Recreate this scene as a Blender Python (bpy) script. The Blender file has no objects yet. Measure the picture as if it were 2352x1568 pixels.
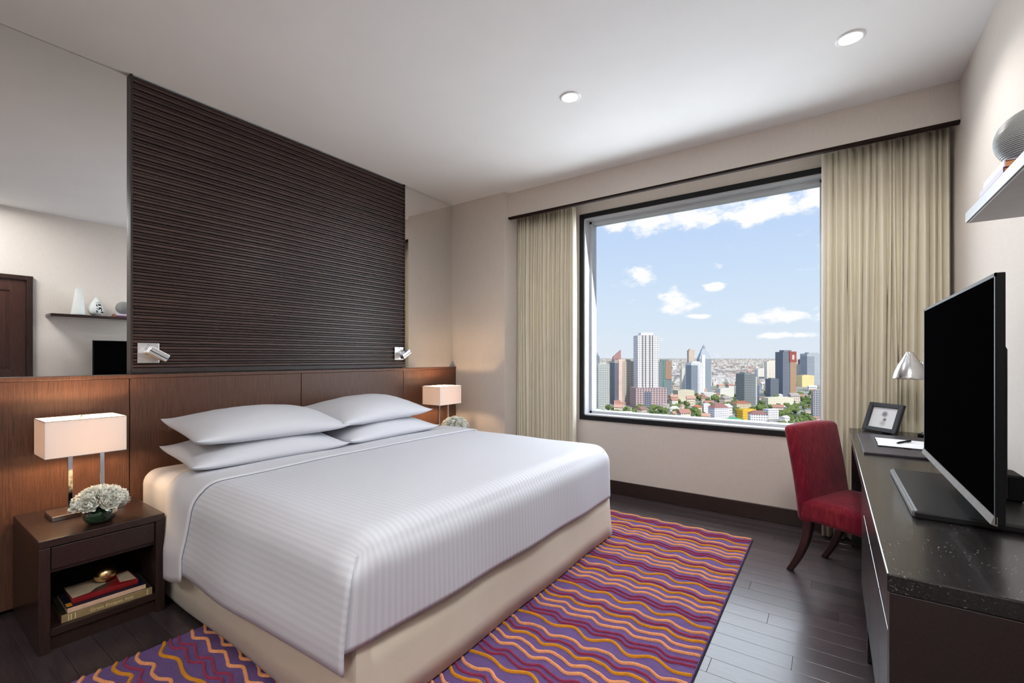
import bpy, bmesh, math, random
from mathutils import Vector, Matrix, noise as mnoise
random.seed(7)
R = math.radians
SC = bpy.context.scene
COL = SC.collection

# ------------------------------------------------------------------ camera
YAW = R(35.0); FPX = 1045.3; HOR = 821.0; CX = 1176.0; CAMZ = 1.2
cam_d = bpy.data.cameras.new('camera'); cam = bpy.data.objects.new('camera', cam_d)
COL.objects.link(cam); SC.camera = cam
cam.location = (0, 0, CAMZ); cam.rotation_euler = (R(90), 0, YAW)
cam_d.lens = 16.0; cam_d.sensor_width = 36.0; cam_d.shift_y = (HOR - 784.0) / 2352.0
cam_d.clip_start = 0.03; cam_d.clip_end = 60000
VF = Vector((-math.sin(YAW), math.cos(YAW), 0)); VR = Vector((math.cos(YAW), math.sin(YAW), 0))

SC.view_settings.view_transform = 'Standard'; SC.view_settings.look = 'None'
SC.view_settings.gamma = 1; SC.view_settings.use_curve_mapping = False
SC.view_settings.exposure = 0.1
try:
    SC.cycles.use_denoising = True; SC.cycles.denoiser = 'OPENIMAGEDENOISE'
    SC.cycles.max_bounces = 5; SC.cycles.diffuse_bounces = 4; SC.cycles.glossy_bounces = 3; SC.cycles.transmission_bounces = 4
    SC.cycles.transparent_max_bounces = 8; SC.cycles.use_adaptive_sampling = True; SC.cycles.adaptive_threshold = .06; SC.cycles.use_light_tree = False; SC.cycles.sample_clamp_indirect = 6.0
    SC.cycles.caustics_reflective = False; SC.cycles.caustics_refractive = False
except Exception: pass

# ------------------------------------------------------------------ world sky
def build_world():
    w = bpy.data.worlds.new('sky'); SC.world = w; w.use_nodes = True
    nt = w.node_tree; N = nt.nodes; L = nt.links; N.clear()
    out = N.new('ShaderNodeOutputWorld'); bg = N.new('ShaderNodeBackground')
    L.new(bg.outputs[0], out.inputs[0])
    tc = N.new('ShaderNodeTexCoord'); D = tc.outputs['Generated']
    sep = N.new('ShaderNodeSeparateXYZ'); L.new(D, sep.inputs[0])
    ramp = N.new('ShaderNodeValToRGB'); L.new(sep.outputs[2], ramp.inputs[0])
    e = ramp.color_ramp.elements
    e[0].position = 0.0; e[0].color = (.70, .765, .84, 1)
    e[1].position = 0.9; e[1].color = (.30, .46, .80, 1)
    x = e.new(.10); x.color = (.62, .745, .88, 1)
    x = e.new(.24); x.color = (.51, .655, .885, 1)
    x = e.new(.40); x.color = (.46, .61, .88, 1)
    def math_(op, a, b=None, clamp=False):
        m = N.new('ShaderNodeMath'); m.operation = op; m.use_clamp = clamp
        for i, v in enumerate((a, b)):
            if v is None: continue
            if isinstance(v, (int, float)): m.inputs[i].default_value = v
            else: L.new(v, m.inputs[i])
        return m.outputs[0]
    # cloud layer: noise everywhere, heaped up into single cumulus clouds
    nz = N.new('ShaderNodeTexNoise'); nz.inputs['Scale'].default_value = 20; nz.inputs['Detail'].default_value = 8
    nz.inputs['Roughness'].default_value = .62
    mp = N.new('ShaderNodeMapping'); mp.inputs['Scale'].default_value = (1, 1, 2.0); L.new(D, mp.inputs[0]); L.new(mp.outputs[0], nz.inputs['Vector'])
    n1 = nz.outputs[0]
    blobs = [(1500, 508, 170, 42), (1600, 500, 90, 40), (1745, 482, 135, 50), (1868, 450, 60, 60), (1420, 520, 60, 26), (1466, 632, 62, 36), (1555, 690, 68, 42),
             (1645, 656, 38, 14), (1800, 725, 140, 26), (1900, 720, 80, 24), (1610, 726, 50, 9), (1790, 770, 80, 14),
             (900, 560, 150, 50), (1100, 420, 200, 50), (2100, 600, 150, 50), (700, 680, 160, 30), (2250, 350, 200, 60)]
    acc = None
    for (px, py, rx, ry) in blobs:
        d = VF + VR * ((px - CX) / FPX) + Vector((0, 0, (HOR - py) / FPX)); ln = d.length; d = d / ln
        m = N.new('ShaderNodeMapping'); m.vector_type = 'TEXTURE'
        m.inputs['Location'].default_value = d
        m.inputs['Rotation'].default_value = (0, 0, math.atan2(d.y, d.x) - math.pi / 2)
        m.inputs['Scale'].default_value = (rx / FPX / ln, 1.2, ry / FPX / ln)
        L.new(D, m.inputs[0])
        vl = N.new('ShaderNodeVectorMath'); vl.operation = 'LENGTH'; L.new(m.outputs[0], vl.inputs[0])
        wgt = math_('SUBTRACT', 1.0, vl.outputs['Value'], clamp=True)
        acc = wgt if acc is None else math_('MAXIMUM', acc, wgt)
    s = math_('ADD', math_('MULTIPLY', acc, 1.2), math_('MULTIPLY', n1, 2.6))
    mr = N.new('ShaderNodeMapRange'); mr.interpolation_type = 'SMOOTHSTEP'
    L.new(s, mr.inputs[0]); mr.inputs[1].default_value = 1.62; mr.inputs[2].default_value = 2.2
    mix = N.new('ShaderNodeMixRGB'); L.new(mr.outputs[0], mix.inputs[0]); L.new(ramp.outputs[0], mix.inputs[1])
    mix.inputs[2].default_value = (.95, .955, .97, 1)
    L.new(mix.outputs[0], bg.inputs[0]); bg.inputs[1].default_value = 1.0
    try: w.cycles.sampling_method = 'NONE'      # the window lamp already samples the daylight
    except Exception: pass
build_world()

# ------------------------------------------------------------------ sun and daylight
sun_d = bpy.data.lights.new('sun', 'SUN'); sun = bpy.data.objects.new('sun', sun_d); COL.objects.link(sun)
sun_d.energy = 3.3; sun_d.angle = R(.6); sun_d.color = (1, .95, .87)
sun.rotation_euler = Vector((-.55, .62, -.62)).to_track_quat('-Z', 'Y').to_euler()
def area(name, loc, direction, sx, sy, power, color, spread=180):
    d = bpy.data.lights.new(name, 'AREA'); o = bpy.data.objects.new(name, d); COL.objects.link(o)
    d.shape = 'RECTANGLE'; d.size = sx; d.size_y = sy; d.energy = power; d.color = color; d.spread = R(spread)
    o.location = loc; o.rotation_euler = Vector(direction).to_track_quat('-Z', 'Z').to_euler()
    return o
area('window_daylight', (-.95, 4.04, 1.58), (0, -1, -.28), 1.8, 1.78, 56, (.85, .925, 1.0), 170)

# ------------------------------------------------------------------ mesh helpers
ORG = {}
def mesh_from(bm, name, smooth=False):
    me = bpy.data.meshes.new(name); bm.normal_update(); bm.to_mesh(me); bm.free()
    if smooth:
        for p in me.polygons: p.use_smooth = True
    return me
def setmat(me, m):
    me.materials.clear(); me.materials.append(m)
def root(name, loc, label, cat, group=None, kind=None, rz=0):
    o = bpy.data.objects.new(name, None); o.empty_display_size = .1; COL.objects.link(o)
    o.location = loc; o.rotation_euler = (0, 0, rz); ORG[o.name] = Vector(loc)
    tag(o, label, cat, group, kind); return o
def tag(o, label=None, cat=None, group=None, kind=None):
    if label: o['label'] = label
    if cat: o['category'] = cat
    if group: o['group'] = group
    if kind: o['kind'] = kind
    return o
def part(name, bm, m, parent, smooth=False, local=False, label=None, sub=None, angle=None):
    """a mesh child; vertices given in world space are moved into the root's frame unless local"""
    if not local:
        bmesh.ops.translate(bm, verts=bm.verts, vec=-ORG[parent.name])
    me = mesh_from(bm, name, smooth); setmat(me, m)
    o = bpy.data.objects.new(name, me); COL.objects.link(o); o.parent = parent
    ORG[o.name] = ORG.get(parent.name, Vector())
    if label: o['label'] = label
    if smooth and angle is not None: me.set_sharp_from_angle(angle=R(angle))
    return o
def single(name, bm, m, loc, label, cat, group=None, kind=None, smooth=False, angle=None):
    bmesh.ops.translate(bm, verts=bm.verts, vec=-Vector(loc))
    me = mesh_from(bm, name, smooth); setmat(me, m)
    o = bpy.data.objects.new(name, me); COL.objects.link(o); o.location = loc; ORG[o.name] = Vector(loc)
    if smooth and angle is not None: me.set_sharp_from_angle(angle=R(angle))
    return tag(o, label, cat, group, kind)
def inst(o, parent=None, loc=None):
    c = o.copy(); COL.objects.link(c)
    if parent is not None: c.parent = parent
    if loc is not None: c.location = loc
    return c
def copy_tree(o, parent=None):
    c = o.copy(); COL.objects.link(c); c.parent = parent
    for ch in list(o.children): copy_tree(ch, c)
    return c

def box(x0, x1, y0, y1, z0, z1, bev=0, seg=2, bm=None):
    t = bmesh.new()
    r = bmesh.ops.create_cube(t, size=1)
    for v in t.verts:
        v.co = Vector(((x0 + x1) / 2 + v.co.x * (x1 - x0), (y0 + y1) / 2 + v.co.y * (y1 - y0), (z0 + z1) / 2 + v.co.z * (z1 - z0)))
    if bev: bmesh.ops.bevel(t, geom=t.edges[:], offset=bev, segments=seg, affect='EDGES', profile=.5)
    return merge(bm, t)
def merge(bm, t):
    if bm is None: return t
    me = bpy.data.meshes.new('tmp'); t.to_mesh(me); t.free(); bm.from_mesh(me); bpy.data.meshes.remove(me); return bm
def lathe(profile, cx, cy, n=32, bm=None, axis='Z', cap=True):
    t = bmesh.new(); rings = []
    for (r, z) in profile:
        if r < 1e-6: rings.append([t.verts.new((cx, cy, z))])
        else: rings.append([t.verts.new((cx + r * math.cos(2 * math.pi * i / n), cy + r * math.sin(2 * math.pi * i / n), z)) for i in range(n)])
    for a, b in zip(rings, rings[1:]):
        for i in range(n):
            j = (i + 1) % n
            va = [a[i], a[j]] if len(a) > 1 else [a[0]]
            vb = [b[j], b[i]] if len(b) > 1 else [b[0]]
            f = va + vb
            if len(f) >= 3: t.faces.new(f)
    if cap:
        if len(rings[0]) > 1: t.faces.new(rings[0][::-1])
        if len(rings[-1]) > 1: t.faces.new(rings[-1])
    bmesh.ops.recalc_face_normals(t, faces=t.faces)
    return merge(bm, t)
def tube(pts, rad, n=10, bm=None, cap=True):
    t = bmesh.new(); pts = [Vector(p) for p in pts]; rings = []
    rads = rad if isinstance(rad, (list, tuple)) else [rad] * len(pts)
    up = Vector((0, 0, 1)); prev = None
    for i, p in enumerate(pts):
        d = (pts[min(i + 1, len(pts) - 1)] - pts[max(i - 1, 0)]).normalized()
        if prev is None:
            a = d.cross(up)
            if a.length < 1e-3: a = d.cross(Vector((1, 0, 0)))
        else: a = prev - d * prev.dot(d)
        a.normalize(); prev = a; b = d.cross(a)
        rings.append([t.verts.new(p + (a * math.cos(2 * math.pi * k / n) + b * math.sin(2 * math.pi * k / n)) * rads[i]) for k in range(n)])
    for A, B in zip(rings, rings[1:]):
        for k in range(n): t.faces.new((A[k], A[(k + 1) % n], B[(k + 1) % n], B[k]))
    if cap: t.faces.new(rings[0][::-1]); t.faces.new(rings[-1])
    bmesh.ops.recalc_face_normals(t, faces=t.faces)
    return merge(bm, t)
def grid(nu, nv, fn, bm=None, closed_u=False):
    t = bmesh.new(); V = [[t.verts.new(fn(i / (nu - 1) if not closed_u else i / nu, j / (nv - 1))) for j in range(nv)] for i in range(nu)]
    for i in range(nu if closed_u else nu - 1):
        for j in range(nv - 1):
            t.faces.new((V[i][j], V[(i + 1) % nu][j], V[(i + 1) % nu][j + 1], V[i][j + 1]))
    return merge(bm, t)
def prism(poly, axis, a0, a1, bm=None):
    """extrude a 2D polygon along axis ('x': poly=(y,z), 'y': (x,z), 'z': (x,y))"""
    t = bmesh.new()
    def P(p, a):
        return {'x': (a, p[0], p[1]), 'y': (p[0], a, p[1]), 'z': (p[0], p[1], a)}[axis]
    A = [t.verts.new(P(p, a0)) for p in poly]; B = [t.verts.new(P(p, a1)) for p in poly]
    n = len(poly)
    for i in range(n): t.faces.new((A[i], A[(i + 1) % n], B[(i + 1) % n], B[i]))
    t.faces.new(A[::-1]); t.faces.new(B)
    bmesh.ops.recalc_face_normals(t, faces=t.faces)
    return merge(bm, t)
def solidify(o, th, off=0):
    m = o.modifiers.new('thickness', 'SOLIDIFY'); m.thickness = th; m.offset = off; return o
def subsurf(o, lv=2):
    m = o.modifiers.new('smooth', 'SUBSURF'); m.levels = lv; m.render_levels = lv; return o

# ------------------------------------------------------------------ materials
def srgb(r, g, b):
    f = lambda c: (c / 255 / 12.92) if c / 255 <= .04045 else ((c / 255 + .055) / 1.055) ** 2.4
    return (f(r), f(g), f(b), 1)
class M:
    def __init__(s, name):
        s.m = bpy.data.materials.new(name); s.m.use_nodes = True; s.nt = s.m.node_tree; s.N = s.nt.nodes; s.L = s.nt.links
        s.b = s.N['Principled BSDF']; s.out = s.N['Material Output']
    def n(s, t, **kw):
        o = s.N.new(t)
        for k, v in kw.items(): setattr(o, k, v)
        return o
    def set(s, **kw):
        for k, v in kw.items(): s.b.inputs[k.replace('_', ' ')].default_value = v
        return s
    def coord(s, scale=(1, 1, 1), kind='Object', loc=None):
        tc = s.n('ShaderNodeTexCoord'); mp = s.n('ShaderNodeMapping'); mp.inputs['Scale'].default_value = scale
        s.L.new(tc.outputs[kind], mp.inputs[0])
        if loc is not None: s.L.new(loc, mp.inputs['Location'])
        return mp.outputs[0]
    def noise(s, vec, scale, detail=4, rough=.5):
        o = s.n('ShaderNodeTexNoise'); o.inputs['Scale'].default_value = scale; o.inputs['Detail'].default_value = detail; o.inputs['Roughness'].default_value = rough
        s.L.new(vec, o.inputs['Vector']); return o.outputs[0]
    def ramp(s, fac, stops):
        o = s.n('ShaderNodeValToRGB'); s.L.new(fac, o.inputs[0]); e = o.color_ramp.elements
        while len(e) < len(stops): e.new(.5)
        for i, (p, c) in enumerate(stops): e[i].position = p; e[i].color = c
        return o.outputs[0]
    def math(s, op, a, b=None, clamp=False):
        m = s.n('ShaderNodeMath', operation=op, use_clamp=clamp)
        for i, v in enumerate((a, b)):
            if v is None: continue
            if isinstance(v, (int, float)): m.inputs[i].default_value = v
            else: s.L.new(v, m.inputs[i])
        return m.outputs[0]
    def mix(s, f, a, b):
        o = s.n('ShaderNodeMixRGB')
        for i, v in enumerate((f, a, b)):
            if isinstance(v, (int, float, tuple)): o.inputs[i].default_value = v
            else: s.L.new(v, o.inputs[i])
        return o.outputs[0]
    def col(s, sock): s.L.new(sock, s.b.inputs['Base Color']); return s
    def bump(s, h, strength=.2, dist=.002):
        o = s.n('ShaderNodeBump'); o.inputs['Strength'].default_value = strength; o.inputs['Distance'].default_value = dist
        s.L.new(h, o.inputs['Height']); s.L.new(o.outputs[0], s.b.inputs['Normal']); return s
def plain(name, c, rough=.5, metal=0, spec=.5, coat=0, nscale=0, namp=.06):
    m = M(name); m.set(Roughness=rough, Metallic=metal, Specular_IOR_Level=spec, Coat_Weight=coat)
    m.b.inputs['Base Color'].default_value = c
    if nscale:
        v = m.coord(); f = m.noise(v, nscale, 3)
        c2 = tuple(max(0, min(1, x * (1 - namp * 2))) for x in c[:3]) + (1,)
        c3 = tuple(max(0, min(1, x * (1 + namp))) for x in c[:3]) + (1,)
        m.col(m.ramp(f, [(.3, c2), (.7, c3)]))
    return m.m
def wood(name, c1, c2, scale=(1, 1, 1), rough=.35, spec=.5, coat=0, rnd=False, bump=.1):
    m = M(name); m.set(Roughness=rough, Specular_IOR_Level=spec, Coat_Weight=coat, Coat_Roughness=.12)
    loc = None
    if rnd:
        oi = m.n('ShaderNodeObjectInfo'); vm = m.n('ShaderNodeVectorMath', operation='SCALE'); vm.inputs[0].default_value = (17, 31, 7)
        m.L.new(oi.outputs['Random'], vm.inputs['Scale']); loc = vm.outputs[0]
    v = m.coord(scale, loc=loc); f = m.noise(v, 6, 6, .6); g = m.noise(v, 30, 3, .5)
    h = m.math('ADD', m.math('MULTIPLY', f, .65), m.math('MULTIPLY', g, .35))
    c = m.ramp(h, [(.36, c1), (.64, c2)])
    if rnd:
        hs = m.n('ShaderNodeHueSaturation'); m.L.new(c, hs.inputs['Color'])
        val = m.math('ADD', m.math('MULTIPLY', oi.outputs['Random'], .5), .75); m.L.new(val, hs.inputs['Value']); c = hs.outputs[0]
    m.col(c); m.bump(g, bump, .001)
    return m.m
def fabric(name, c, rough=.85, scale=420, amp=.06, sheen=.2, strength=.12):
    m = M(name); m.set(Roughness=rough, Sheen_Weight=sheen, Specular_IOR_Level=.25)
    v = m.coord(); f = m.noise(v, scale, 2); g = m.noise(v, 6, 3)
    h = m.math('ADD', m.math('MULTIPLY', f, .6), m.math('MULTIPLY', g, .4))
    lo = tuple(x * (1 - amp) for x in c[:3]) + (1,); hi = tuple(min(1, x * (1 + amp)) for x in c[:3]) + (1,)
    m.col(m.ramp(h, [(.35, lo), (.65, hi)])); m.bump(f, strength, .001)
    return m.m
def wallpaper(name, c):
    m = M(name); m.set(Roughness=.8, Specular_IOR_Level=.2)
    f = m.noise(m.coord((260, 260, 14)), 1, 3); g = m.noise(m.coord((12, 12, 300)), 1, 2)
    h = m.math('ADD', m.math('MULTIPLY', f, .6), m.math('MULTIPLY', g, .4))
    lo = tuple(x * .95 for x in c[:3]) + (1,); hi = tuple(min(1, x * 1.04) for x in c[:3]) + (1,)
    m.col(m.ramp(h, [(.35, lo), (.65, hi)])); m.bump(h, .06, .001)
    return m.m
def emit(name, c, strength):
    m = M(name); m.b.inputs['Base Color'].default_value = c
    m.b.inputs['Emission Color'].default_value = c; m.b.inputs['Emission Strength'].default_value = strength
    return m.m
def glass(name, tint=(1, 1, 1, 1), refl=.06, rough=0):
    m = M(name); m.N.remove(m.b)
    t = m.n('ShaderNodeBsdfTransparent'); t.inputs[0].default_value = tint
    g = m.n('ShaderNodeBsdfGlossy'); g.inputs['Roughness'].default_value = rough
    fr = m.n('ShaderNodeFresnel'); fr.inputs[0].default_value = 1.05
    x = m.n('ShaderNodeMixShader'); m.L.new(fr.outputs[0], x.inputs[0]); m.L.new(t.outputs[0], x.inputs[1]); m.L.new(g.outputs[0], x.inputs[2])
    m.L.new(x.outputs[0], m.out.inputs[0]); return m.m

MAT = {}
MAT['wall'] = wallpaper('beige_wallpaper', srgb(221, 212, 203))
MAT['ceiling'] = plain('white_ceiling_paint', srgb(240, 240, 239), .9, spec=.1, nscale=3, namp=.01)
MAT['dark_wood'] = wood('dark_walnut_gloss', srgb(34, 24, 22), srgb(58, 40, 34), (2.2, 26, 26), .32, coat=.15)
MAT['dark_wood_v'] = wood('dark_walnut_upright', srgb(34, 24, 22), srgb(58, 40, 34), (26, 26, 2.0), .32, coat=.15)
MAT['panel'] = wood('brown_veneer_upright', srgb(62, 40, 30), srgb(106, 70, 52), (34, 34, 1.2), .42, coat=0)
MAT['slat'] = wood('espresso_slat', srgb(46, 34, 31), srgb(70, 50, 45), (30, 1.5, 30), .33, rnd=True)
MAT['espresso'] = wood('espresso_matt', srgb(30, 22, 21), srgb(46, 34, 32), (30, 2, 30), .45)
MAT['desk'] = wood('black_oak_gloss', srgb(20, 18, 18), srgb(42, 38, 38), (30, 1.6, 30), .26, coat=.2)
def flecks(mm):      # pale filler left in the pores of the oak
    nt = mm.node_tree; b = nt.nodes['Principled BSDF']; src = b.inputs['Base Color'].links[0].from_socket
    tc = nt.nodes.new('ShaderNodeTexCoord'); mp = nt.nodes.new('ShaderNodeMapping'); mp.inputs['Scale'].default_value = (230, 85, 230); nt.links.new(tc.outputs['Object'], mp.inputs[0])
    n1 = nt.nodes.new('ShaderNodeTexNoise'); n1.inputs['Scale'].default_value = 1; n1.inputs['Detail'].default_value = 1; nt.links.new(mp.outputs[0], n1.inputs['Vector'])
    n2 = nt.nodes.new('ShaderNodeTexNoise'); n2.inputs['Scale'].default_value = 7; nt.links.new(tc.outputs['Object'], n2.inputs['Vector'])
    ad = nt.nodes.new('ShaderNodeMath'); ad.operation = 'MULTIPLY_ADD'; ad.inputs[1].default_value = .35; nt.links.new(n2.outputs[0], ad.inputs[0]); nt.links.new(n1.outputs[0], ad.inputs[2])
    mr = nt.nodes.new('ShaderNodeMapRange'); mr.inputs[1].default_value = .87; mr.inputs[2].default_value = .92; nt.links.new(ad.outputs[0], mr.inputs[0])
    mx = nt.nodes.new('ShaderNodeMixRGB'); nt.links.new(mr.outputs[0], mx.inputs[0]); nt.links.new(src, mx.inputs[1]); mx.inputs[2].default_value = srgb(96, 94, 92); nt.links.new(mx.outputs[0], b.inputs['Base Color'])
flecks(MAT['desk'])
MAT['plank'] = wood('charcoal_floor_plank', srgb(46, 38, 40), srgb(72, 61, 63), (1.4, 24, 24), .30, coat=.1, rnd=True)
MAT['joint'] = plain('dark_joint', srgb(14, 12, 12), .8)
MAT['black_frame'] = plain('black_paint', srgb(34, 34, 36), .6, spec=.2, nscale=20)
MAT['alu'] = plain('pale_grey_aluminium', srgb(196, 198, 202), .5, nscale=15, namp=.02)
MAT['chrome'] = plain('chrome', (.80, .80, .82, 1), .08, 1, nscale=30, namp=.02)
MAT['steel'] = plain('brushed_steel', (.62, .62, .62, 1), .22, 1, nscale=40, namp=.04)
MAT['plate'] = plain('satin_chrome', (.82, .83, .85, 1), .32, 1, nscale=40, namp=.02)
MAT['mirror'] = plain('mirror_silver', (.90, .905, .90, 1), .0, 1)
MAT['pane'] = glass('clear_pane')
MAT['black_plastic'] = plain('black_plastic', srgb(16, 16, 17), .55, spec=.15, nscale=60)
MAT['screen'] = plain('black_screen', srgb(6, 6, 7), .8, spec=.0)
MAT['linen'] = fabric('white_linen', srgb(206, 207, 213), .8, 600, .015, .1, .05)
MAT['skirt'] = fabric('beige_skirt', srgb(214, 204, 186), .85, 500, .05)
MAT['curtain'] = fabric('pale_olive_curtain', srgb(232, 224, 203), .8, 500, .04, .2)
MAT['lining'] = fabric('cream_lining', srgb(236, 230, 214), .8, 500, .02, .1)
MAT['white'] = plain('white_ceramic', srgb(228, 232, 230), .35, nscale=10, namp=.02)
MAT['gold'] = plain('polished_gold', (.90, .64, .32, 1), .26, 1, nscale=20)
MAT['paper'] = plain('white_paper', srgb(236, 237, 240), .7, nscale=30, namp=.01)
MAT['pages'] = plain('page_edges', srgb(206, 186, 164), .8, nscale=200, namp=.08)

# ------------------------------------------------------------------ room shell
XL, XR, YF, YN, ZC = -3.2, .60, 3.82, -2.4, 2.772
JY, JX, SY, SZ = 3.50, -2.535, 3.56, 2.545
WX0, WX1, WZ0, WZ1 = -1.865, -.03, .67, 2.48
def struct(name, bm, m, loc, label, cat, smooth=False):
    return single(name, bm, m, loc, label, cat, kind='structure', smooth=smooth)
floor_o = struct('floor', box(XL - .2, XR + .2, YN - .2, YF + .2, -.12, -.012), MAT['joint'], (-1.3, .7, -.12), 'dark charcoal plank floor of the bedroom', 'floor')
# planks, each its own piece
PW, PL = .0985, 1.02
pm = box(-PL / 2 + .0004, PL / 2 - .0004, -PW / 2 + .0004, PW / 2 - .0004, -.012, 0, .0007, 1)
pme = mesh_from(pm, 'plank'); setmat(pme, MAT['plank'])
row = 0; y = YF - PW / 2
while y > .35:
    off = (row * .37) % 1.0 * PL
    x = XR + off - PL / 2
    while x > XL - PL / 2:
        x0, x1 = max(x - PL / 2, XL), min(x + PL / 2, XR)
        if x1 - x0 > .03:
            o = bpy.data.objects.new('plank', pme); COL.objects.link(o); o.parent = floor_o
            o.location = ((x0 + x1) / 2 + 1.3, y - .7, .12); o.scale = ((x1 - x0) / PL, 1, 1)
        x -= PL
    y -= PW; row += 1
b = box(XL, XR, YN, y + PW / 2, -.012, 0)
part('rear_planks', b, MAT['plank'], floor_o)['kind'] = 'stuff'

struct('ceiling', box(XL - .2, XR + .2, YN - .2, YF + .2, ZC, ZC + .2), MAT['ceiling'], (-1.3, .7, ZC), 'smooth white painted ceiling', 'ceiling')
struct('wall_left', box(XL - .2, XL - .012, YN - .2, YF + .2, 0, ZC), MAT['wall'], (XL - .1, .7, 0), 'wall behind the headboard, hidden by mirrors and panels', 'wall')
struct('wall_right', box(XR, XR + .2, YN - .2, YF + .2, 0, ZC), MAT['wall'], (XR + .1, .7, 0), 'pale beige papered wall behind the television', 'wall')
struct('wall_near', box(XL - .2, XR + .2, YN - .2, YN, 0, ZC), MAT['wall'], (-1.3, YN - .1, 0), 'beige papered wall opposite the window', 'wall')
wb = box(XL, WX0 - .04, YF, YF + .2, 0, ZC); box(WX1 + .04, XR, YF, YF + .2, 0, ZC, bm=wb)
box(WX0 - .04, WX1 + .04, YF, YF + .2, 0, WZ0 - .04, bm=wb); box(WX0 - .04, WX1 + .04, YF, YF + .2, WZ1 + .04, ZC, bm=wb)
struct('wall_far', wb, MAT['wall'], (-1.3, YF + .1, 0), 'beige papered wall around the big window', 'wall')
struct('wall_corner', box(XL - .012, JX, JY, YF, 0, ZC), MAT['wall'], (-2.85, JY + .16, 0), 'beige wall pier between mirror and left curtain', 'wall')
struct('trim_1', box(JX, XR, SY, SY + .025, SZ, ZC), MAT['wall'], (-1, SY, SZ), 'beige papered pelmet above the curtains', 'pelmet')
struct('trim_2', box(JX, XR, SY - .006, SY + .03, SZ - .018, SZ, .002), plain('dark_matt_wood', srgb(44, 34, 30), .8, spec=.1, nscale=20), (-1, SY, SZ - .018), 'thin dark wooden edge under the pelmet', 'trim')
struct('baseboard_far', box(JX, XR, YF - .014, YF, 0, .115, .003), MAT['dark_wood'], (-1, YF, 0), 'dark wooden baseboard under the window', 'baseboard')
struct('baseboard_right', box(XR - .014, XR, 1.05, YF - .014, 0, .115, .003), MAT['dark_wood'], (XR, 2, 0), 'dark wooden baseboard behind the desk', 'baseboard')
struct('baseboard_corner', box(XL + .06, JX, JY - .014, JY, 0, .115, .003), MAT['dark_wood'], (-2.8, JY, 0), 'dark wooden baseboard on the pier by the bed', 'baseboard')

# window
win = root('window_1', (-.95, YF, WZ0), 'large square fixed window with black frame and city view', 'window', kind='structure')
f = box(WX0 - .04, WX0, YF - .012, YF + .10, WZ0 - .04, WZ1 + .04, .002); box(WX1, WX1 + .04, YF - .012, YF + .10, WZ0 - .04, WZ1 + .04, .002, bm=f)
box(WX0, WX1, YF - .012, YF + .10, WZ0 - .04, WZ0, .002, bm=f); box(WX0, WX1, YF - .012, YF + .10, WZ1, WZ1 + .04, .002, bm=f)
part('black_frame', f, MAT['black_frame'], win, label='black outer window frame')
f = bmesh.new()
for (t_, y0, y1) in ((.012, YF + .0, YF + .10), (.034, YF + .10, YF + .2)):
    box(WX0, WX0 + t_, y0, y1, WZ0, WZ1, .0015, bm=f); box(WX1 - t_, WX1, y0, y1, WZ0, WZ1, .0015, bm=f)
    box(WX0, WX1, y0, y1, WZ0, WZ0 + t_, .0015, bm=f); box(WX0, WX1, y0, y1, WZ1 - t_, WZ1, .0015, bm=f)
part('inner_frame', f, MAT['alu'], win, label='pale grey aluminium inner frame')
part('pane', box(WX0 + .03, WX1 - .03, YF + .145, YF + .151, WZ0 + .03, WZ1 - .03), MAT['pane'], win)

# mirrors
single('wall_mirror', box(XL - .012, XL, -1.6, .862, 1.10, ZC - .003), MAT['mirror'], (XL, -.3, 1.10), 'wide mirror left of the slatted panel', 'mirror', 'wall mirrors')
single('wall_mirror', box(XL - .012, XL, 2.826, JY - .003, 1.10, ZC - .003), MAT['mirror'], (XL, 3.1, 1.10), 'narrow mirror between slatted panel and wall pier', 'mirror', 'wall mirrors')

# slatted panel
PY0, PY1 = .855, 2.828
sp = root('slatted_panel', (XL, 1.84, 1.11), 'tall dark panel of horizontal wooden slats above the headboard', 'wall panel')
part('backing', box(XL - .011, XL + .012, PY0, PY1, 1.11, ZC - .002), MAT['espresso'], sp)
fr = box(XL, XL + .032, PY0 - .004, PY0 + .006, 1.11, ZC - .002); box(XL, XL + .032, PY1 - .006, PY1 + .004, 1.11, ZC - .002, bm=fr)
part('edge_strip', fr, MAT['espresso'], sp)
part('bottom_rail', box(XL, XL + .036, PY0, PY1, 1.112, 1.142, .003), MAT['espresso'], sp)
NS = 94; z0 = 1.145; pitch = (ZC - .004 - z0) / NS
smes = []
for dep, lo, hi in ((.0195, -.56, .40), (.0125, -.44, .28)):      # proud and set-back slats in turn
    prof = [(0, lo), (dep - .004, lo), (dep, lo + .14), (dep + .0006, (lo + hi) / 2), (dep, hi - .14), (dep - .004, hi), (0, hi)]
    sm = prism([(XL + .011 + a, 0 + b_ * pitch) for a, b_ in prof], 'y', PY0 + .006, PY1 - .006)
    bmesh.ops.translate(sm, verts=sm.verts, vec=-Vector((XL, 1.84, 0)))
    sme = mesh_from(sm, 'slat'); setmat(sme, MAT['slat']); smes.append(sme)
for i in range(NS):
    o = bpy.data.objects.new('slat', smes[i % 2]); COL.objects.link(o); o.parent = sp
    o.location = (0, 0, z0 + (i + .5) * pitch - 1.11)

# headboard
HX = -3.15
hb = root('headboard', (HX, 1.7, 0), 'long brown veneer headboard of four upright panels with ledge', 'headboard')
ys = [-1.6, -.15, .842, 1.83, 2.795, JY - .004]
for a, b_ in zip(ys, ys[1:]):
    part('panel', box(XL + .012, HX, a + .002, b_ - .002, .02, 1.085, .0015, 1), MAT['panel'], hb)
part('ledge', box(XL - .001, HX + .003, -1.6, JY - .004, 1.086, 1.106, .002), MAT['panel'], hb)
part('backing', box(XL - .011, XL + .011, -1.6, JY - .004, 0, 1.085), MAT['joint'], hb)

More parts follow.
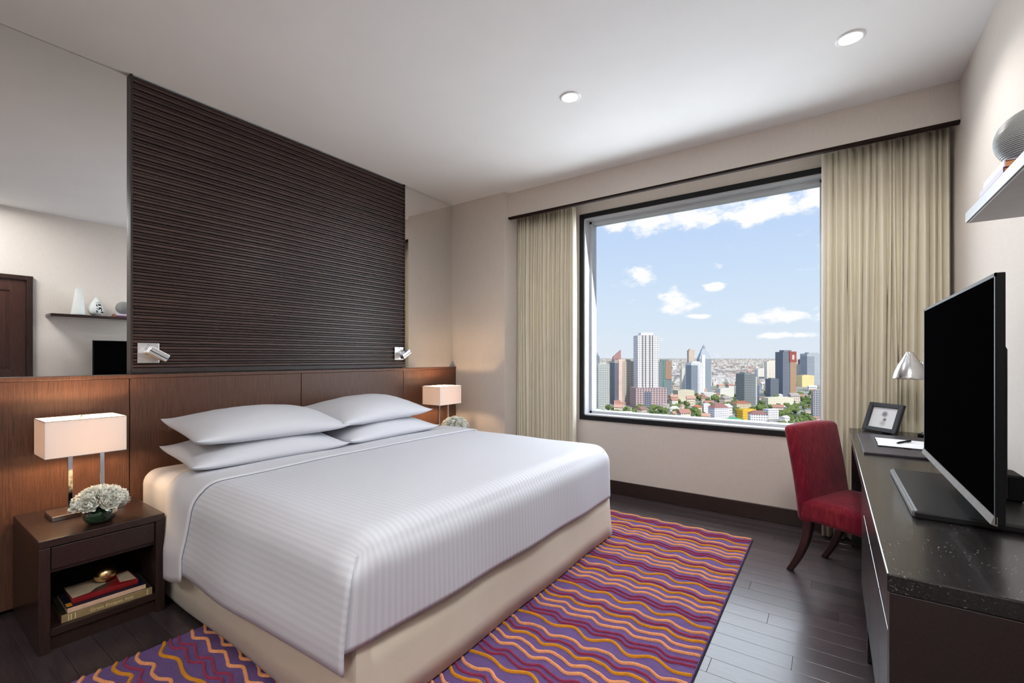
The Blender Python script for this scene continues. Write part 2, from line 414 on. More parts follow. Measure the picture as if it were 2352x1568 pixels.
# ------------------------------------------------------------------ rug
RX0, RX1, RY0, RY1 = -2.28, -.42, .12, 3.345
rug = root('area_rug', (-1.35, 1.7, 0), 'purple rug with wavy raised orange, yellow and crimson lines under the bed', 'rug')
def pile(name, c, sc=260, st=.7):
    m = M(name); m.set(Roughness=.95, Sheen_Weight=.05, Specular_IOR_Level=.1)
    v = m.coord(); f = m.noise(v, sc, 2); g = m.noise(v, 25, 3)
    h = m.math('ADD', m.math('MULTIPLY', f, .7), m.math('MULTIPLY', g, .3))
    m.col(m.ramp(h, [(.33, tuple(x * .72 for x in c[:3]) + (1,)), (.66, tuple(min(1, x * 1.12) for x in c[:3]) + (1,))])); m.bump(f, st, .004); return m.m
MAT['rug_purple'] = pile('purple_pile', srgb(104, 80, 130))
RC = {'y': pile('mustard_yarn', srgb(208, 138, 40)), 'p': pile('orange_yarn', srgb(230, 156, 108)), 'c': pile('crimson_yarn', srgb(146, 56, 86))}
part('pile', box(RX0, RX1, RY0, RY1, .001, .012, .003), MAT['rug_purple'], rug)
part('binding', box(RX0 - .004, RX1 + .004, RY0 - .004, RY1 + .004, .0005, .006, .002), plain('dark_binding', srgb(40, 22, 42), .9), rug)
seq = [(0, 'y', 1), (.19, 'p', 0), (.295, 'c', 0), (.385, 'y', 0), (.53, 'p', 0), (.665, 'p', 0), (.80, 'c', 0), (.885, 'c', 0)]
prof = [(-.0075, .010), (-.006, .0155), (-.003, .019), (.003, .019), (.006, .0155), (.0075, .010)]
k = -1
while True:
    y1 = 3.206 - .3577 * k
    if y1 < RY0 + .05: break
    for fr_, c, big in seq:
        yc = y1 - .3577 * fr_
        if yc > RY1 - .018 or yc < RY0 + .02: continue
        n = 200; wd = .75 if c == 'c' else 1.0
        def wave(x, yc=yc, big=big):
            if big: yy = yc + .016 * math.sin(2 * math.pi * x / .19 + 1.2) + .008 * math.sin(2 * math.pi * x / .155 + .5)
            else: yy = yc + .0125 * math.sin(2 * math.pi * x / .155 + .5) + .003 * math.sin(4 * math.pi * x / .155 + yc * 9) + .004 * math.sin(x * 7 + yc * 3)
            return min(yy, RY1 - .012)
        t = bmesh.new(); prev = None
        for i in range(n + 1):
            x = RX0 + .004 + (RX1 - RX0 - .008) * i / n
            dy = (wave(x + .002) - wave(x - .002)) / .004; ln = math.hypot(1, dy); nx, ny = -dy / ln, 1 / ln
            ringv = [t.verts.new((x + nx * a * wd, wave(x) + ny * a * wd, zz)) for a, zz in prof]
            if prev:
                for q in range(len(prof) - 1): t.faces.new((prev[q], ringv[q], ringv[q + 1], prev[q + 1]))
            else: t.faces.new(ringv)
            prev = ringv
        t.faces.new(prev[::-1])
        bmesh.ops.recalc_face_normals(t, faces=t.faces)
        part('yarn_line', t, RC[c], rug, smooth=True)
    k += 1

# ------------------------------------------------------------------ bed
BX0, BX1, BY0, BY1 = -3.13, -1.20, .872, 2.872
bed = root('bed', (-2.15, 1.87, .02), 'king-size bed with white striped duvet and beige skirt', 'bed')
# skirt: four panels flaring out a little, pleat at the foot corners
def skirt_pts():
    pts = []
    def run(p, q, n):
        for i in range(n): pts.append((p[0] + (q[0] - p[0]) * i / n, p[1] + (q[1] - p[1]) * i / n))
    e = .015
    run((BX0, BY0 + e), (BX1 - e - .05, BY0 + e), 24); run((BX1 - e - .05, BY0 + e), (BX1 - e, BY0 + e + .0), 6)
    run((BX1 - e, BY0 + e), (BX1 - e, BY1 - e), 30); run((BX1 - e, BY1 - e), (BX0, BY1 - e), 24); pts.append((BX0, BY1 - e))
    return pts
sp_ = skirt_pts(); cxm, cym = -2.15, 1.87
t = bmesh.new(); rows = []
for (z, fl) in ((.335, 0), (.20, .006), (.10, .012), (.024, .018)):
    rr = []
    for i, (x, y) in enumerate(sp_):
        ox = fl if x > BX1 - .1 else 0; oy = -fl if y < 1.2 else (fl if y > 2.6 else 0)
        wob = (.33 - z) * .012 * math.sin(i * .55)
        rr.append(t.verts.new((x + ox + (wob if x > BX1 - .1 and 1 < y < 2.8 else 0), y + oy + (wob if y < 1.0 and x < BX1 - .1 else 0), z)))
    rows.append(rr)
for a, b_ in zip(rows, rows[1:]):
    for i in range(len(a) - 1): t.faces.new((a[i], a[i + 1], b_[i + 1], b_[i]))
sk = part('skirt', t, MAT['skirt'], bed, smooth=True, angle=40); solidify(sk, .006)
# pleat flap at the near foot corner
part('corner_pleat', grid(6, 6, lambda u, v: (BX1 - .012 + .014 * v + .002, BY0 + .010 - .012 * v + u * .055, .33 - v * .305)), MAT['skirt'], bed)
part('base', box(BX0, BX1 - .04, BY0 + .04, BY1 - .04, .03, .30), MAT['skirt'], bed)

smst = lambda a, b, x: (lambda q: q * q * (3 - 2 * q))(min(1, max(0, (x - a) / (b - a))))
def rounded(px, py, pz, x0, x1, y0, y1, z1, Rr):
    """push a point of the box surface onto the rounded box"""
    ix = min(px, x1 - Rr); ix = max(ix, x0 + Rr); iy = max(min(py, y1 - Rr), y0 + Rr); iz = min(pz, z1 - Rr)
    d = Vector((px - ix, py - iy, pz - iz))
    if d.length < 1e-7: return Vector((px, py, pz))
    dd = d.normalized()
    return Vector((ix, iy, iz)) + dd * Rr
def quad_sheet(x0, x1, y0, y1, z1, hemL, hemR, hemF, Rr, foot=True, sharp=False, dx=.022):
    """cloth over a box: side drop, top, side drop and foot drop; returns bmesh with a stripe attribute"""
    t = bmesh.new(); lay = t.verts.layers.float.new('stripe')
    def V(p, s):
        v = t.verts.new(p); v[lay] = s; return v
    nl = 16; nt = 90; nx = max(3, int((x1 - x0) / dx))
    cross = [('L', j / nl) for j in range(nl)] + [('T', j / nt) for j in range(nt + 1)] + [('R', (j + 1) / nl) for j in range(nl)]
    def flat(kind, f, x):
        if kind == 'L': hz = hemL(x); return (x, y0, hz + (z1 - hz) * f), -(1 - f) * (z1 - hz)
        if kind == 'T': return (x, y0 + (y1 - y0) * f, z1), (y1 - y0) * f
        hz = hemR(x); return (x, y1, z1 - (z1 - hz) * f), (y1 - y0) + f * (z1 - hz)
    def shape(p, kind, f):
        x, y, z = p
        q = rounded(x, y, z, x0 - 1, x1 if foot else x1 + 1, y0, y1, z1, Rr)
        if sharp and x > x1 - Rr - .01 and y < y0 + Rr + .01:      # pressed corner fold below the top edge
            w = min(1, max(0, (z1 - z - .02) / .10)); w = w * w * (3 - 2 * w)
            q = q.lerp(Vector((x, y, min(z, q.z + .0))), w)
        if kind == 'L':
            dz = (z1 - z); q.y -= (.055 * min(1, dz / .30) ** 1.2) * min(1, max(.1, (x + 2.64) / .14)) * (1 - .45 * smst(-1.6, -1.2, x)) + .006 * math.sin(x * 9) * min(1, dz / .2)
        if kind == 'R': q.y += .03 * min(1, (z1 - z) / .3)
        if kind == 'T':
            q.z += .012 * math.sin(math.pi * f) ** .7 + .004 * mnoise.noise(Vector((x * 3, y * 3, 1)))
        return q
    rows = []
    for i in range(nx + 1):
        x = x0 + (x1 - x0) * i / nx; row = []
        for kind, f in cross:
            p, s = flat(kind, f, x); row.append(V(shape(p, kind, f), s))
        rows.append(row)
    for a, b_ in zip(rows, rows[1:]):
        for j in range(len(a) - 1): t.faces.new((a[j], b_[j], b_[j + 1], a[j + 1]))
    if foot:
        nf = 18; last = rows[-1]; top = list(range(nl, nl + nt + 1)); prev = [last[j] for j in top]
        for k in range(1, nf + 1):
            g = k / nf; cur = []
            for m_, j in enumerate(top):
                f = m_ / nt; y = y0 + (y1 - y0) * f; hz = hemF(y); z = z1 - (z1 - hz) * g
                q = rounded(x1, y, z, x0 - 1, x1, y0, y1, z1, Rr)
                if sharp and y < y0 + Rr + .01:
                    w = min(1, max(0, (z1 - z - .02) / .10)); w = w * w * (3 - 2 * w)
                    q = q.lerp(Vector((x1, y, min(z, q.z))), w)
                    q.x -= .016 * w * math.exp(-((y - y0) / .03)); q.y -= .030 * min(1, (z1 - z) / .30) ** 1.2 * math.exp(-((y - y0) / .05))
                q.x += .010 * g * math.sin(math.pi * min(1, f * 1.02)) + .004 * math.sin(y * 11) * g
                if f > .9: q.y += .03 * g * (f - .9) * 10
                cur.append(V(q, (y1 - y0) * f))
            for m_ in range(len(top) - 1): t.faces.new((prev[m_], cur[m_], cur[m_ + 1], prev[m_ + 1]))
            prev = cur
    bmesh.ops.recalc_face_normals(t, faces=t.faces)
    return t
# mattress
part('mattress', (lambda bm: (bmesh.ops.bevel(bm, geom=bm.edges[:], offset=.075, segments=6, affect='EDGES', profile=.5), bm)[1])(box(BX0, BX1 - .03, BY0 + .005, BY1 - .01, .29, .588)), MAT['linen'], bed, smooth=True)
# striped duvet
md = M('striped_satin_duvet'); md.set(Specular_IOR_Level=.3, Sheen_Weight=.1)
at = md.n('ShaderNodeAttribute', attribute_name='stripe')
fr_ = md.math('FRACT', md.math('MULTIPLY', at.outputs['Fac'], 1 / .025))
st = md.math('MULTIPLY', md.math('GREATER_THAN', fr_, .5), 1.0)
g = md.noise(md.coord(), 500, 2)
md.col(md.mix(st, srgb(199, 201, 208), srgb(207, 208, 215)))
md.L.new(md.math('ADD', md.math('MULTIPLY', st, -.25), .75), md.b.inputs['Roughness']); md.bump(md.math('ADD', g, md.math('MULTIPLY', st, 1.5)), .05, .001)
MAT['duvet'] = md.m
hemL = lambda x: .244 - .004 * math.sin((x + 2.4) * 5)
dv = part('duvet', quad_sheet(-2.62, BX1 + .006, BY0 - .008, BY1 + .012, .612, hemL, lambda x: .27, lambda y: .304 - .012 * (y - .87), .105, True, True), MAT['duvet'], bed, smooth=True)
solidify(dv, .008, 1)
hemB = lambda x: .19 + .06 * smst(-2.46, -2.2, x)
bd = part('turned_down_sheet', quad_sheet(-2.66, -2.33, BY0 - .018, BY1 + .02, .622, hemB, lambda x: .27, lambda y: .3, .105, False), MAT['linen'], bed, smooth=True, label='plain white turned-down sheet at the head of the duvet')
solidify(bd, .007, 1)

def pillow(loc, A, B, T, rot, label, seed, flat=.040, sag=0):
    def fn(side):
        def q(u, v):
            a = u * 2 - 1; b_ = v * 2 - 1
            # denser near the edge
            a = math.sin(a * math.pi / 2) ; b_ = math.sin(b_ * math.pi / 2)
            X = A * a * (1 - .10 * (1 - b_ * b_)); Y = B * b_ * (1 - .055 * (1 - a * a))
            th = T * max(0, (1 - a * a)) ** .48 * max(0, (1 - b_ * b_)) ** .48
            th *= 1 + .05 * mnoise.noise(Vector((a * 2, b_ * 2, seed + side)))
            if side < 0: th = min(th * .72, flat)
            e = (abs(a) * abs(b_)) ** 6
            z = side * th + .02 * e + sag * (1 - b_ * b_) - .012 * b_ * b_
            z += .004 * mnoise.noise(Vector((a * 5 + seed, b_ * 5, 3))) * (1 - max(abs(a), abs(b_)) ** 4)
            return Vector((X, Y, z))
        return q
    bm = grid(34, 44, fn(1)); grid(34, 44, fn(-1), bm=bm)
    bmesh.ops.remove_doubles(bm, verts=bm.verts, dist=.0008); bmesh.ops.recalc_face_normals(bm, faces=bm.faces)
    me = mesh_from(bm, 'pillow', True); setmat(me, MAT['linen'])
    o = bpy.data.objects.new('pillow', me); COL.objects.link(o); o.location = loc; o.rotation_euler = rot
    return tag(o, label, 'pillow', 'white bed pillows')
pillow((-2.74, 1.345, .684), .255, .425, .092, (0, R(5), R(-3)), 'white pillow lying on the sheet, lower one of the left pair', 1)
pillow((-2.76, 1.365, .812), .255, .43, .098, (R(-1), R(8), R(-1.5)), 'white pillow on top of the left pair', 5)
pillow((-2.74, 2.165, .690), .255, .415, .092, (0, R(5), R(2)), 'white pillow lying on the sheet, lower one of the right pair', 9)
pillow((-2.77, 2.13, .822), .255, .405, .100, (R(1), R(8), R(2)), 'white pillow on top of the right pair', 13)

# ------------------------------------------------------------------ nightstands
def nightstand(x0, x1, y0, y1, zt, label):
    r = root('nightstand', ((x0 + x1) / 2, (y0 + y1) / 2, 0), label, 'nightstand', 'nightstands')
    W = MAT['dark_wood']; Wv = MAT['dark_wood_v']; th = .035
    part('top', box(x0, x1, y0, y1, zt - .032, zt, .003), W, r)
    for a, b_ in ((y0, y0 + th), (y1 - th, y1)):
        part('side_panel', box(x0, x1, a, b_, .0, zt - .033, .002), Wv, r)
    part('back_panel', box(x0, x0 + .012, y0 + th, y1 - th, .04, zt - .034), W, r)
    part('shelf', box(x0 + .013, x1 - .004, y0 + th + .0005, y1 - th - .0005, .062, .092, .002), W, r)
    part('plinth', box(x0 + .05, x1 - .02, y0 + th + .0005, y1 - th - .0005, 0, .061), W, r)
    part('divider', box(x0 + .013, x1 - .02, y0 + th + .0005, y1 - th - .0005, .318, .332), W, r)
    part('drawer', box(x0 + .03, x1 - .006, y0 + th + .003, y1 - th - .003, .334, zt - .036, .0025), W, r, label='flush handleless drawer front')
    return r
nightstand(-3.13, -2.6, .405, .828, .46, 'dark wooden nightstand with books in its open shelf, left of the bed')
nightstand(-3.13, -2.66, 2.93, 3.35, .485, 'dark wooden nightstand mostly hidden behind the far side of the bed')

# ------------------------------------------------------------------ table lamps
def shade_mat():
    m = M('lamp_shade_fabric'); m.N.remove(m.b)
    d = m.n('ShaderNodeBsdfDiffuse'); d.inputs[0].default_value = (.86, .82, .79, 1)
    tr = m.n('ShaderNodeBsdfTranslucent'); tr.inputs[0].default_value = (.92, .78, .67, 1)
    x = m.n('ShaderNodeMixShader'); x.inputs[0].default_value = .17
    f = m.noise(m.coord(), 300, 2); bp = m.n('ShaderNodeBump'); bp.inputs['Strength'].default_value = .05; m.L.new(f, bp.inputs['Height']); m.L.new(bp.outputs[0], d.inputs['Normal'])
    m.L.new(d.outputs[0], x.inputs[1]); m.L.new(tr.outputs[0], x.inputs[2]); m.L.new(x.outputs[0], m.out.inputs[0]); return m.m
MAT['shade'] = shade_mat(); 
def bulb_mat():
    m = M('frosted_bulb'); m.N.remove(m.b); e = m.n('ShaderNodeEmission'); e.inputs[0].default_value = (1, .74, .46, 1); e.inputs[1].default_value = 9
    t = m.n('ShaderNodeBsdfTransparent'); t.inputs[0].default_value = (1, .95, .9, 1); x = m.n('ShaderNodeMixShader'); x.inputs[0].default_value = .75
    m.L.new(e.outputs[0], x.inputs[1]); m.L.new(t.outputs[0], x.inputs[2]); m.L.new(x.outputs[0], m.out.inputs[0]); return m.m
MAT['bulb'] = bulb_mat()
def table_lamp(cy, z, label, power):
    cxl = -2.94; r = root('table_lamp', (cxl, cy, z), label, 'lamp', 'bedside table lamps')
    part('base', box(cxl - .075, cxl + .075, cy - .125, cy + .13, z, z + .021, .0015), MAT['steel'], r, label='flat polished metal base')
    for dy in (-.052, .062):
        part('post', box(cxl - .0085, cxl + .0085, cy + dy - .0085, cy + dy + .0085, z + .0212, z + .30, .001), MAT['chrome'], r)
    part('crossbar', box(cxl - .010, cxl + .010, cy - .075, cy + .085, z + .285, z + .296, .001), MAT['chrome'], r)
    s0, s1, hx, hy = z + .288, z + .455, .108, .142; t_ = .0022
    cs = cy - .012; cxs = cxl
    b_ = bmesh.new()
    box(cxs - hx, cxs + hx, cs - hy, cs - hy + t_, s0, s1, bm=b_); box(cxs - hx, cxs + hx, cs + hy - t_, cs + hy, s0, s1, bm=b_)
    box(cxs - hx, cxs - hx + t_, cs - hy + t_, cs + hy - t_, s0, s1, bm=b_); box(cxs + hx - t_, cxs + hx, cs - hy + t_, cs + hy - t_, s0, s1, bm=b_)
    sh = part('shade', b_, MAT['shade'], r, label='rectangular white fabric shade, lit from inside')
    tr = bmesh.new()
    for zz in (s0, s1 - .002):
        box(cxs - hx - .0006, cxs + hx + .0006, cs - hy - .0006, cs - hy + .001, zz, zz + .002, bm=tr); box(cxs - hx - .0006, cxs + hx + .0006, cs + hy - .001, cs + hy + .0006, zz, zz + .002, bm=tr)
        box(cxs - hx - .0006, cxs - hx + .001, cs - hy, cs + hy, zz, zz + .002, bm=tr); box(cxs + hx - .001, cxs + hx + .0006, cs - hy, cs + hy, zz, zz + .002, bm=tr)
    part('rim', tr, MAT['steel'], sh)
    part('spider', tube([(cxs, cs - hy + .002, s1 - .012), (cxs, cs + hy - .002, s1 - .012)], .0018, 6), MAT['steel'], sh)
    part('finial', lathe([(0, s1 - .014), (.006, s1 - .012), (.004, s1 - .004), (.007, s1 + .002), (.004, s1 + .008), (0, s1 + .010)], cxs, cs, 12), MAT['chrome'], sh, smooth=True)
    for dy in (-.052, .062):
        part('bulb', lathe([(0, z + .30), (.012, z + .305), (.012, z + .325), (.022, z + .345), (.026, z + .365), (.02, z + .385), (0, z + .394)], cxl, cy + dy, 14), MAT['bulb'], r, smooth=True)
        ld = bpy.data.lights.new('lamp_light', 'POINT'); ld.energy = power; ld.color = (1, .70, .42); ld.shadow_soft_size = .02
        lo = bpy.data.objects.new('lamp_light', ld); COL.objects.link(lo); lo.parent = r; lo.location = (0, dy, .372)
    return r
table_lamp(.615, .4605, 'chrome bedside lamp with lit rectangular white shade, on the near nightstand', 6.5)
table_lamp(3.085, .4855, 'chrome bedside lamp with lit rectangular white shade, beyond the pillows by the wall pier', 6.5)

# ------------------------------------------------------------------ flower bowls
mp = M('white_petal'); mp.set(Roughness=.6, Specular_IOR_Level=.2, Subsurface_Weight=.0); mp.b.inputs['Subsurface Radius'].default_value = (.01, .01, .006)
mp.col(mp.ramp(mp.noise(mp.coord(), 40, 3), [(.3, srgb(240, 240, 226)), (.7, srgb(252, 252, 246))])); MAT['petal'] = mp.m
mg = M('green_glass'); mg.set(Roughness=.04, Transmission_Weight=.35, IOR=1.45, Coat_Weight=.5); mg.b.inputs['Base Color'].default_value = srgb(22, 58, 36); mg.col(mg.ramp(mg.noise(mg.coord(), 9, 2), [(.3, srgb(10, 24, 18)), (.7, srgb(34, 84, 50))])); MAT['green_glass'] = mg.m
def petal_mesh():
    def fn(u, v):
        a = (u - .5) * 2; w = .019 * math.sin(math.pi * min(1, .12 + v * .80)) ** .8
        return Vector((a * w, .034 * v * (1 - .12 * a * a) + .002 * math.sin(9 * a) * v, .011 * v * v * (1 + .3 * math.sin(7 * a)) + .006 * a * a))
    bm = grid(7, 7, fn); return bm
def bloom(seed, rad):
    rnd = random.Random(seed); bm = bmesh.new()
    for ring, (n, tilt, sc) in enumerate(((10, 8, 1.0), (10, 30, .95), (9, 50, .85), (7, 66, .7), (5, 80, .5))):
        for i in range(n):
            t = petal_mesh(); s = sc * rad / .036 * rnd.uniform(.88, 1.12)
            mt = Matrix.Rotation(2 * math.pi * (i + rnd.random() * .5 + ring * .4) / n, 4, 'Z') @ Matrix.Rotation(R(tilt + rnd.uniform(-9, 9)), 4, 'X') @ Matrix.Rotation(R(rnd.uniform(-14, 14)), 4, 'Y') @ Matrix.Scale(s, 4)
            bmesh.ops.transform(t, matrix=mt, verts=t.verts); merge(bm, t)
    return bm
bloom_me = []
for s in range(3):
    me = mesh_from(bloom(s, .042), 'bloom', True); setmat(me, MAT['petal']); bloom_me.append(me)
def flower_bowl(x, y, z, label, sc=1.0, rz=0):
    r = root('flower_bowl', (x, y, z), label, 'flowers', 'bowls of white flowers', rz=rz)
    pr = [(.024, .0), (.038, .003), (.052, .018), (.058, .036), (.055, .052), (.047, .062), (.044, .066), (.046, .064), (.050, .052), (.053, .036), (.047, .018), (.03, .008), (0, .007)]
    bw = part('bowl', lathe([(a * sc, b_ * sc) for a, b_ in pr], 0, 0, 36, cap=False), MAT['green_glass'], r, smooth=True, local=True, label='round dark green glass bowl')
    part('foliage', lathe([(0, .010 * sc), (.035 * sc, .014 * sc), (.045 * sc, .036 * sc), (.042 * sc, .058 * sc), (0, .062 * sc)], 0, 0, 18), plain('dark_leaf', srgb(20, 48, 26), .5, nscale=60), r, smooth=True, local=True)
    spots = [(0, 0, 0)] + [(34, a, 1) for a in range(10, 370, 72)] + [(66, a, 2) for a in range(0, 360, 45)]
    for i, (pol, az, _) in enumerate(spots):
        o = bpy.data.objects.new('bloom', bloom_me[i % 3]); COL.objects.link(o); o.parent = r
        p, a = R(pol), R(az + (i * 7) % 11)
        d = Vector((math.sin(p) * math.cos(a), math.sin(p) * math.sin(a), math.cos(p)))
        o.location = Vector((0, 0, .066 * sc)) + Vector((d.x * .064, d.y * .064, d.z * .052)) * sc
        o.rotation_euler = d.to_track_quat('Z', 'Y').to_euler(); o.scale = (sc,) * 3
    return r
flower_bowl(-2.695, .615, .4605, 'white peonies in a dark green glass bowl on the near nightstand', 1.07)
flower_bowl(-2.70, 2.985, .4855, 'white flowers in a bowl on the far nightstand by the wall', 1.3, 1.0)

# ------------------------------------------------------------------ books
def text_bm(s, size, extrude=.0002):
    cu = bpy.data.curves.new('t', 'FONT'); cu.body = s; cu.size = size; cu.extrude = extrude; cu.align_x = 'CENTER'; cu.align_y = 'CENTER'
    o = bpy.data.objects.new('t', cu); COL.objects.link(o); dg = bpy.context.evaluated_depsgraph_get()
    me = bpy.data.meshes.new_from_object(o.evaluated_get(dg)); bm = bmesh.new(); bm.from_mesh(me)
    bpy.data.objects.remove(o); bpy.data.curves.remove(cu); bpy.data.meshes.remove(me); return bm
def book(loc, w, d, h, rz, cover, label, group, spine=None, extra=None):
    """spine faces local +X; w along Y, d along X"""
    r = root('book', loc, label, 'book', group, rz=rz); t_ = .0022
    bm = box(-d / 2, d / 2, -w / 2, w / 2, 0, t_, .0006, 1); box(-d / 2, d / 2, -w / 2, w / 2, h - t_, h, .0006, 1, bm=bm)
    box(d / 2 - t_, d / 2 + .0015, -w / 2, w / 2, 0, h, .0012, 2, bm=bm)
    part('cover', bm, cover, r, local=True)
    part('pages', box(-d / 2 + .004, d / 2 - t_, -w / 2 + .003, w / 2 - .003, t_, h - t_), MAT['pages'], r, local=True)
    if spine:
        for (s, size, yy, m, up) in spine:
            tb = text_bm(s, size); bmesh.ops.transform(tb, matrix=Matrix.Translation((d / 2 + .0016, yy, up * h)) @ Matrix.Rotation(R(90), 4, 'Z') @ Matrix.Rotation(R(90), 4, 'X'), verts=tb.verts)
            part('spine_lettering', tb, m, r, local=True)
    if extra: extra(r, w, d, h)
    return r
cv_tan = plain('olive_tan_cover', srgb(150, 130, 92), .55, nscale=30); cv_pink = plain('pale_pink_cover', srgb(222, 186, 160), .55, nscale=30); cv_red = plain('crimson_cover', srgb(136, 22, 26), .4, nscale=30)
ink_cream = plain('cream_ink', srgb(226, 208, 160), .6); ink_dark = plain('dark_ink', srgb(70, 30, 30), .6); ink_blue = plain('navy_ink', srgb(18, 22, 44), .5); ink_or = plain('orange_ink', srgb(214, 140, 40), .5)
ink_beige = plain('beige_ink', srgb(196, 176, 150), .55, nscale=25); ink_grey = plain('smoky_ink', srgb(70, 58, 52), .5, nscale=40); cv_top = plain('dark_olive_cover', srgb(40, 38, 28), .5)
BZ = .0925; bx, by, brz = -2.735, .635, R(-3)
def ex1(r, w, d, h):
    part('cover_top', box(-d / 2, d / 2 - .003, -w / 2, w / 2, h, h + .0004), cv_top, r, local=True)
    b_ = bmesh.new()
    for yy in (-w / 2 + .022, -w / 2 + .030, -w / 2 + .042, w / 2 - .018): box(d / 2 + .0015, d / 2 + .0019, yy - .0016, yy + .0016, .004, h - .004, bm=b_)
    part('spine_bands', b_, ink_cream, r, local=True)
def ex2(r, w, d, h):
    part('cover_picture', box(-d / 2, d / 2 - .004, -w / 2, w / 2, h, h + .0004), ink_blue, r, local=True)
    part('cover_patch', box(d / 2 - .06, d / 2 - .02, -w / 2 + .002, -w / 2 + .02, h + .0004, h + .0007), ink_or, r, local=True)
def ex3(r, w, d, h):
    part('cover_picture', prism([(-d / 2, -w / 2), (d / 2 - .012, -w / 2 + .002), (d / 2 - .02, -w / 2 + .06), (d / 2 - .05, -w / 2 + .085), (d / 2 - .07, w / 2 - .1), (-d / 2, w / 2 - .09)], 'z', h, h + .0004), ink_beige, r, local=True)
    part('cover_picture', prism([(d / 2 - .02, -w / 2 + .06), (d / 2 - .012, -w / 2 + .1), (d / 2 - .05, w / 2 - .09), (d / 2 - .08, w / 2 - .05), (d / 2 - .07, w / 2 - .1), (d / 2 - .05, -w / 2 + .085)], 'z', h, h + .0004), ink_grey, r, local=True)
    part('cover_picture', prism([(d / 2 - .03, w / 2 - .06), (d / 2 - .012, w / 2 - .004), (-d / 2 + .02, w / 2 - .004), (-d / 2 + .03, w / 2 - .05)], 'z', h, h + .0004), ink_beige, r, local=True)
book((bx, by, BZ), .305, .235, .032, brz, cv_tan, 'thick tan book at the bottom of the nightstand stack', 'books in the nightstand', [('Great Escapes Asia', .019, .01, ink_cream, .5)], ex1)
book((bx + .0, by - .004, BZ + .0328), .265, .225, .018, brz + R(1), cv_pink, 'pale pink paperback in the middle of the nightstand stack', 'books in the nightstand', [('travel stories', .007, 0, ink_dark, .5)] and None, ex2)
book((bx - .005, by - .004, BZ + .0520), .225, .165, .020, brz + R(2), cv_red, 'crimson book with beige picture cover on top of the nightstand stack', 'books in the nightstand', None, ex3)
zb = BZ + .0726
single('gold_ball', lathe([(0, zb)] + [(.041 * math.sin(math.pi * i / 16), zb + .036 - .036 * math.cos(math.pi * i / 16)) for i in range(1, 16)] + [(0, zb + .072)], bx - .02, by + .01, 28), MAT['gold'], (bx - .02, by + .01, zb), 'shiny gold ball resting on the nightstand books', 'ornament', smooth=True)

# ------------------------------------------------------------------ reading lights
def reading_light(y, z, ang, label):
    x = XL + .031
    r = root('reading_light', (x, y, z), label, 'wall light', 'chrome reading lights')
    pl = part('wall_plate', box(0, .008, -.05, .05, -.056, .056, .0015), MAT['plate'], r, local=True)
    part('switch', box(.008, .011, -.003, .003, .042, .052, .0005), MAT['steel'], pl, local=True)
    part('joint', (lambda b_: (bmesh.ops.rotate(b_, verts=b_.verts, cent=(0, 0, 0), matrix=Matrix.Rotation(R(90), 3, 'Y')), bmesh.ops.translate(b_, verts=b_.verts, vec=(.008, -.012, .002)), b_)[2])(lathe([(.014, 0), (.014, .034)], 0, 0, 18)), MAT['steel'], r, smooth=True, local=True, angle=40)
    hd = bmesh.new(); box(-.012, .034, -.05, .05, -.021, .021, .003, bm=hd)
    mt = Matrix.Translation((.046, .028, -.006)) @ Matrix.Rotation(R(ang), 4, 'X')
    bmesh.ops.transform(hd, matrix=mt, verts=hd.verts); h = part('head', hd, MAT['plate'], r, local=True)
    g = bmesh.new(); box(-.006, .030, -.046, .046, -.0235, -.0205, .001, bm=g); bmesh.ops.transform(g, matrix=mt, verts=g.verts)
    part('lens', g, MAT['gold'], h, local=True)
    g = bmesh.new(); box(.0335, .0352, -.048, .048, -.006, -.002, .0005, bm=g); bmesh.ops.transform(g, matrix=mt, verts=g.verts); part('groove', g, MAT['black_plastic'], h, local=True)
reading_light(.930, 1.226, -32, 'square chrome reading light at the left edge of the slatted panel')
reading_light(2.755, 1.238, 32, 'square chrome reading light at the right edge of the slatted panel')

# ------------------------------------------------------------------ curtains
def curtain(x0, x1, folds, seed, label, flip):
    rnd = random.Random(seed); n = folds * 14
    ph = [rnd.uniform(0, 6.28) for _ in range(6)]
    # uneven folds: warp the phase
    ws = [rnd.uniform(.55, 1.5) for _ in range(folds)]; tot = sum(ws); edges = [0]
    for w in ws: edges.append(edges[-1] + w / tot)
    amps = [rnd.uniform(.6, 1.0) for _ in range(folds)]
    def fn(u, v):
        i = min(folds - 1, max(j for j in range(folds) if edges[j] <= u)); lu = (u - edges[i]) / (edges[i + 1] - edges[i])
        z = 2.565 - v * 2.55
        pinch = .55 + .45 * min(1, v * 4)
        s = 1 - 2 * abs(math.sin(math.pi * lu)) ** .55      # rounded pleats with narrow valleys between them
        x = x0 + (x1 - x0) * u + .10 * (x1 - x0) / folds * math.sin(2 * math.pi * lu) * pinch + .006 * math.sin(v * 5 + ph[i % 6]) * math.sin(math.pi * u)
        y = 3.715 + .040 * amps[i] * s * pinch + .010 * math.sin(2 * math.pi * u * 3.3 + ph[0] + v) + .004 * math.sin(v * 9 + ph[1] + u * 20)
        return (x, y, z)
    r = root('curtain', ((x0 + x1) / 2, 3.70, .0), label, 'curtain', 'window curtains')
    c = part('drape', grid(n, 14, fn), MAT['curtain'], r, smooth=True); solidify(c, .004)
    xe = x1 if not flip else x0
    s = -1 if not flip else 1
    def fe(u, v):
        return (xe + s * (-.004 + .046 * u), 3.672 - .012 * math.sin(u * 7) + .03 * u, 2.563 - v * 2.548)
    l = part('lining', grid(10, 10, fe), MAT['lining'], r, smooth=True, label='cream leading edge'); solidify(l, .003)
    return r
curtain(-2.525, -1.90, 21, 3, 'pale olive curtain hanging left of the window', False)
curtain(-.045, .585, 17, 8, 'pale olive curtain hanging right of the window', True)

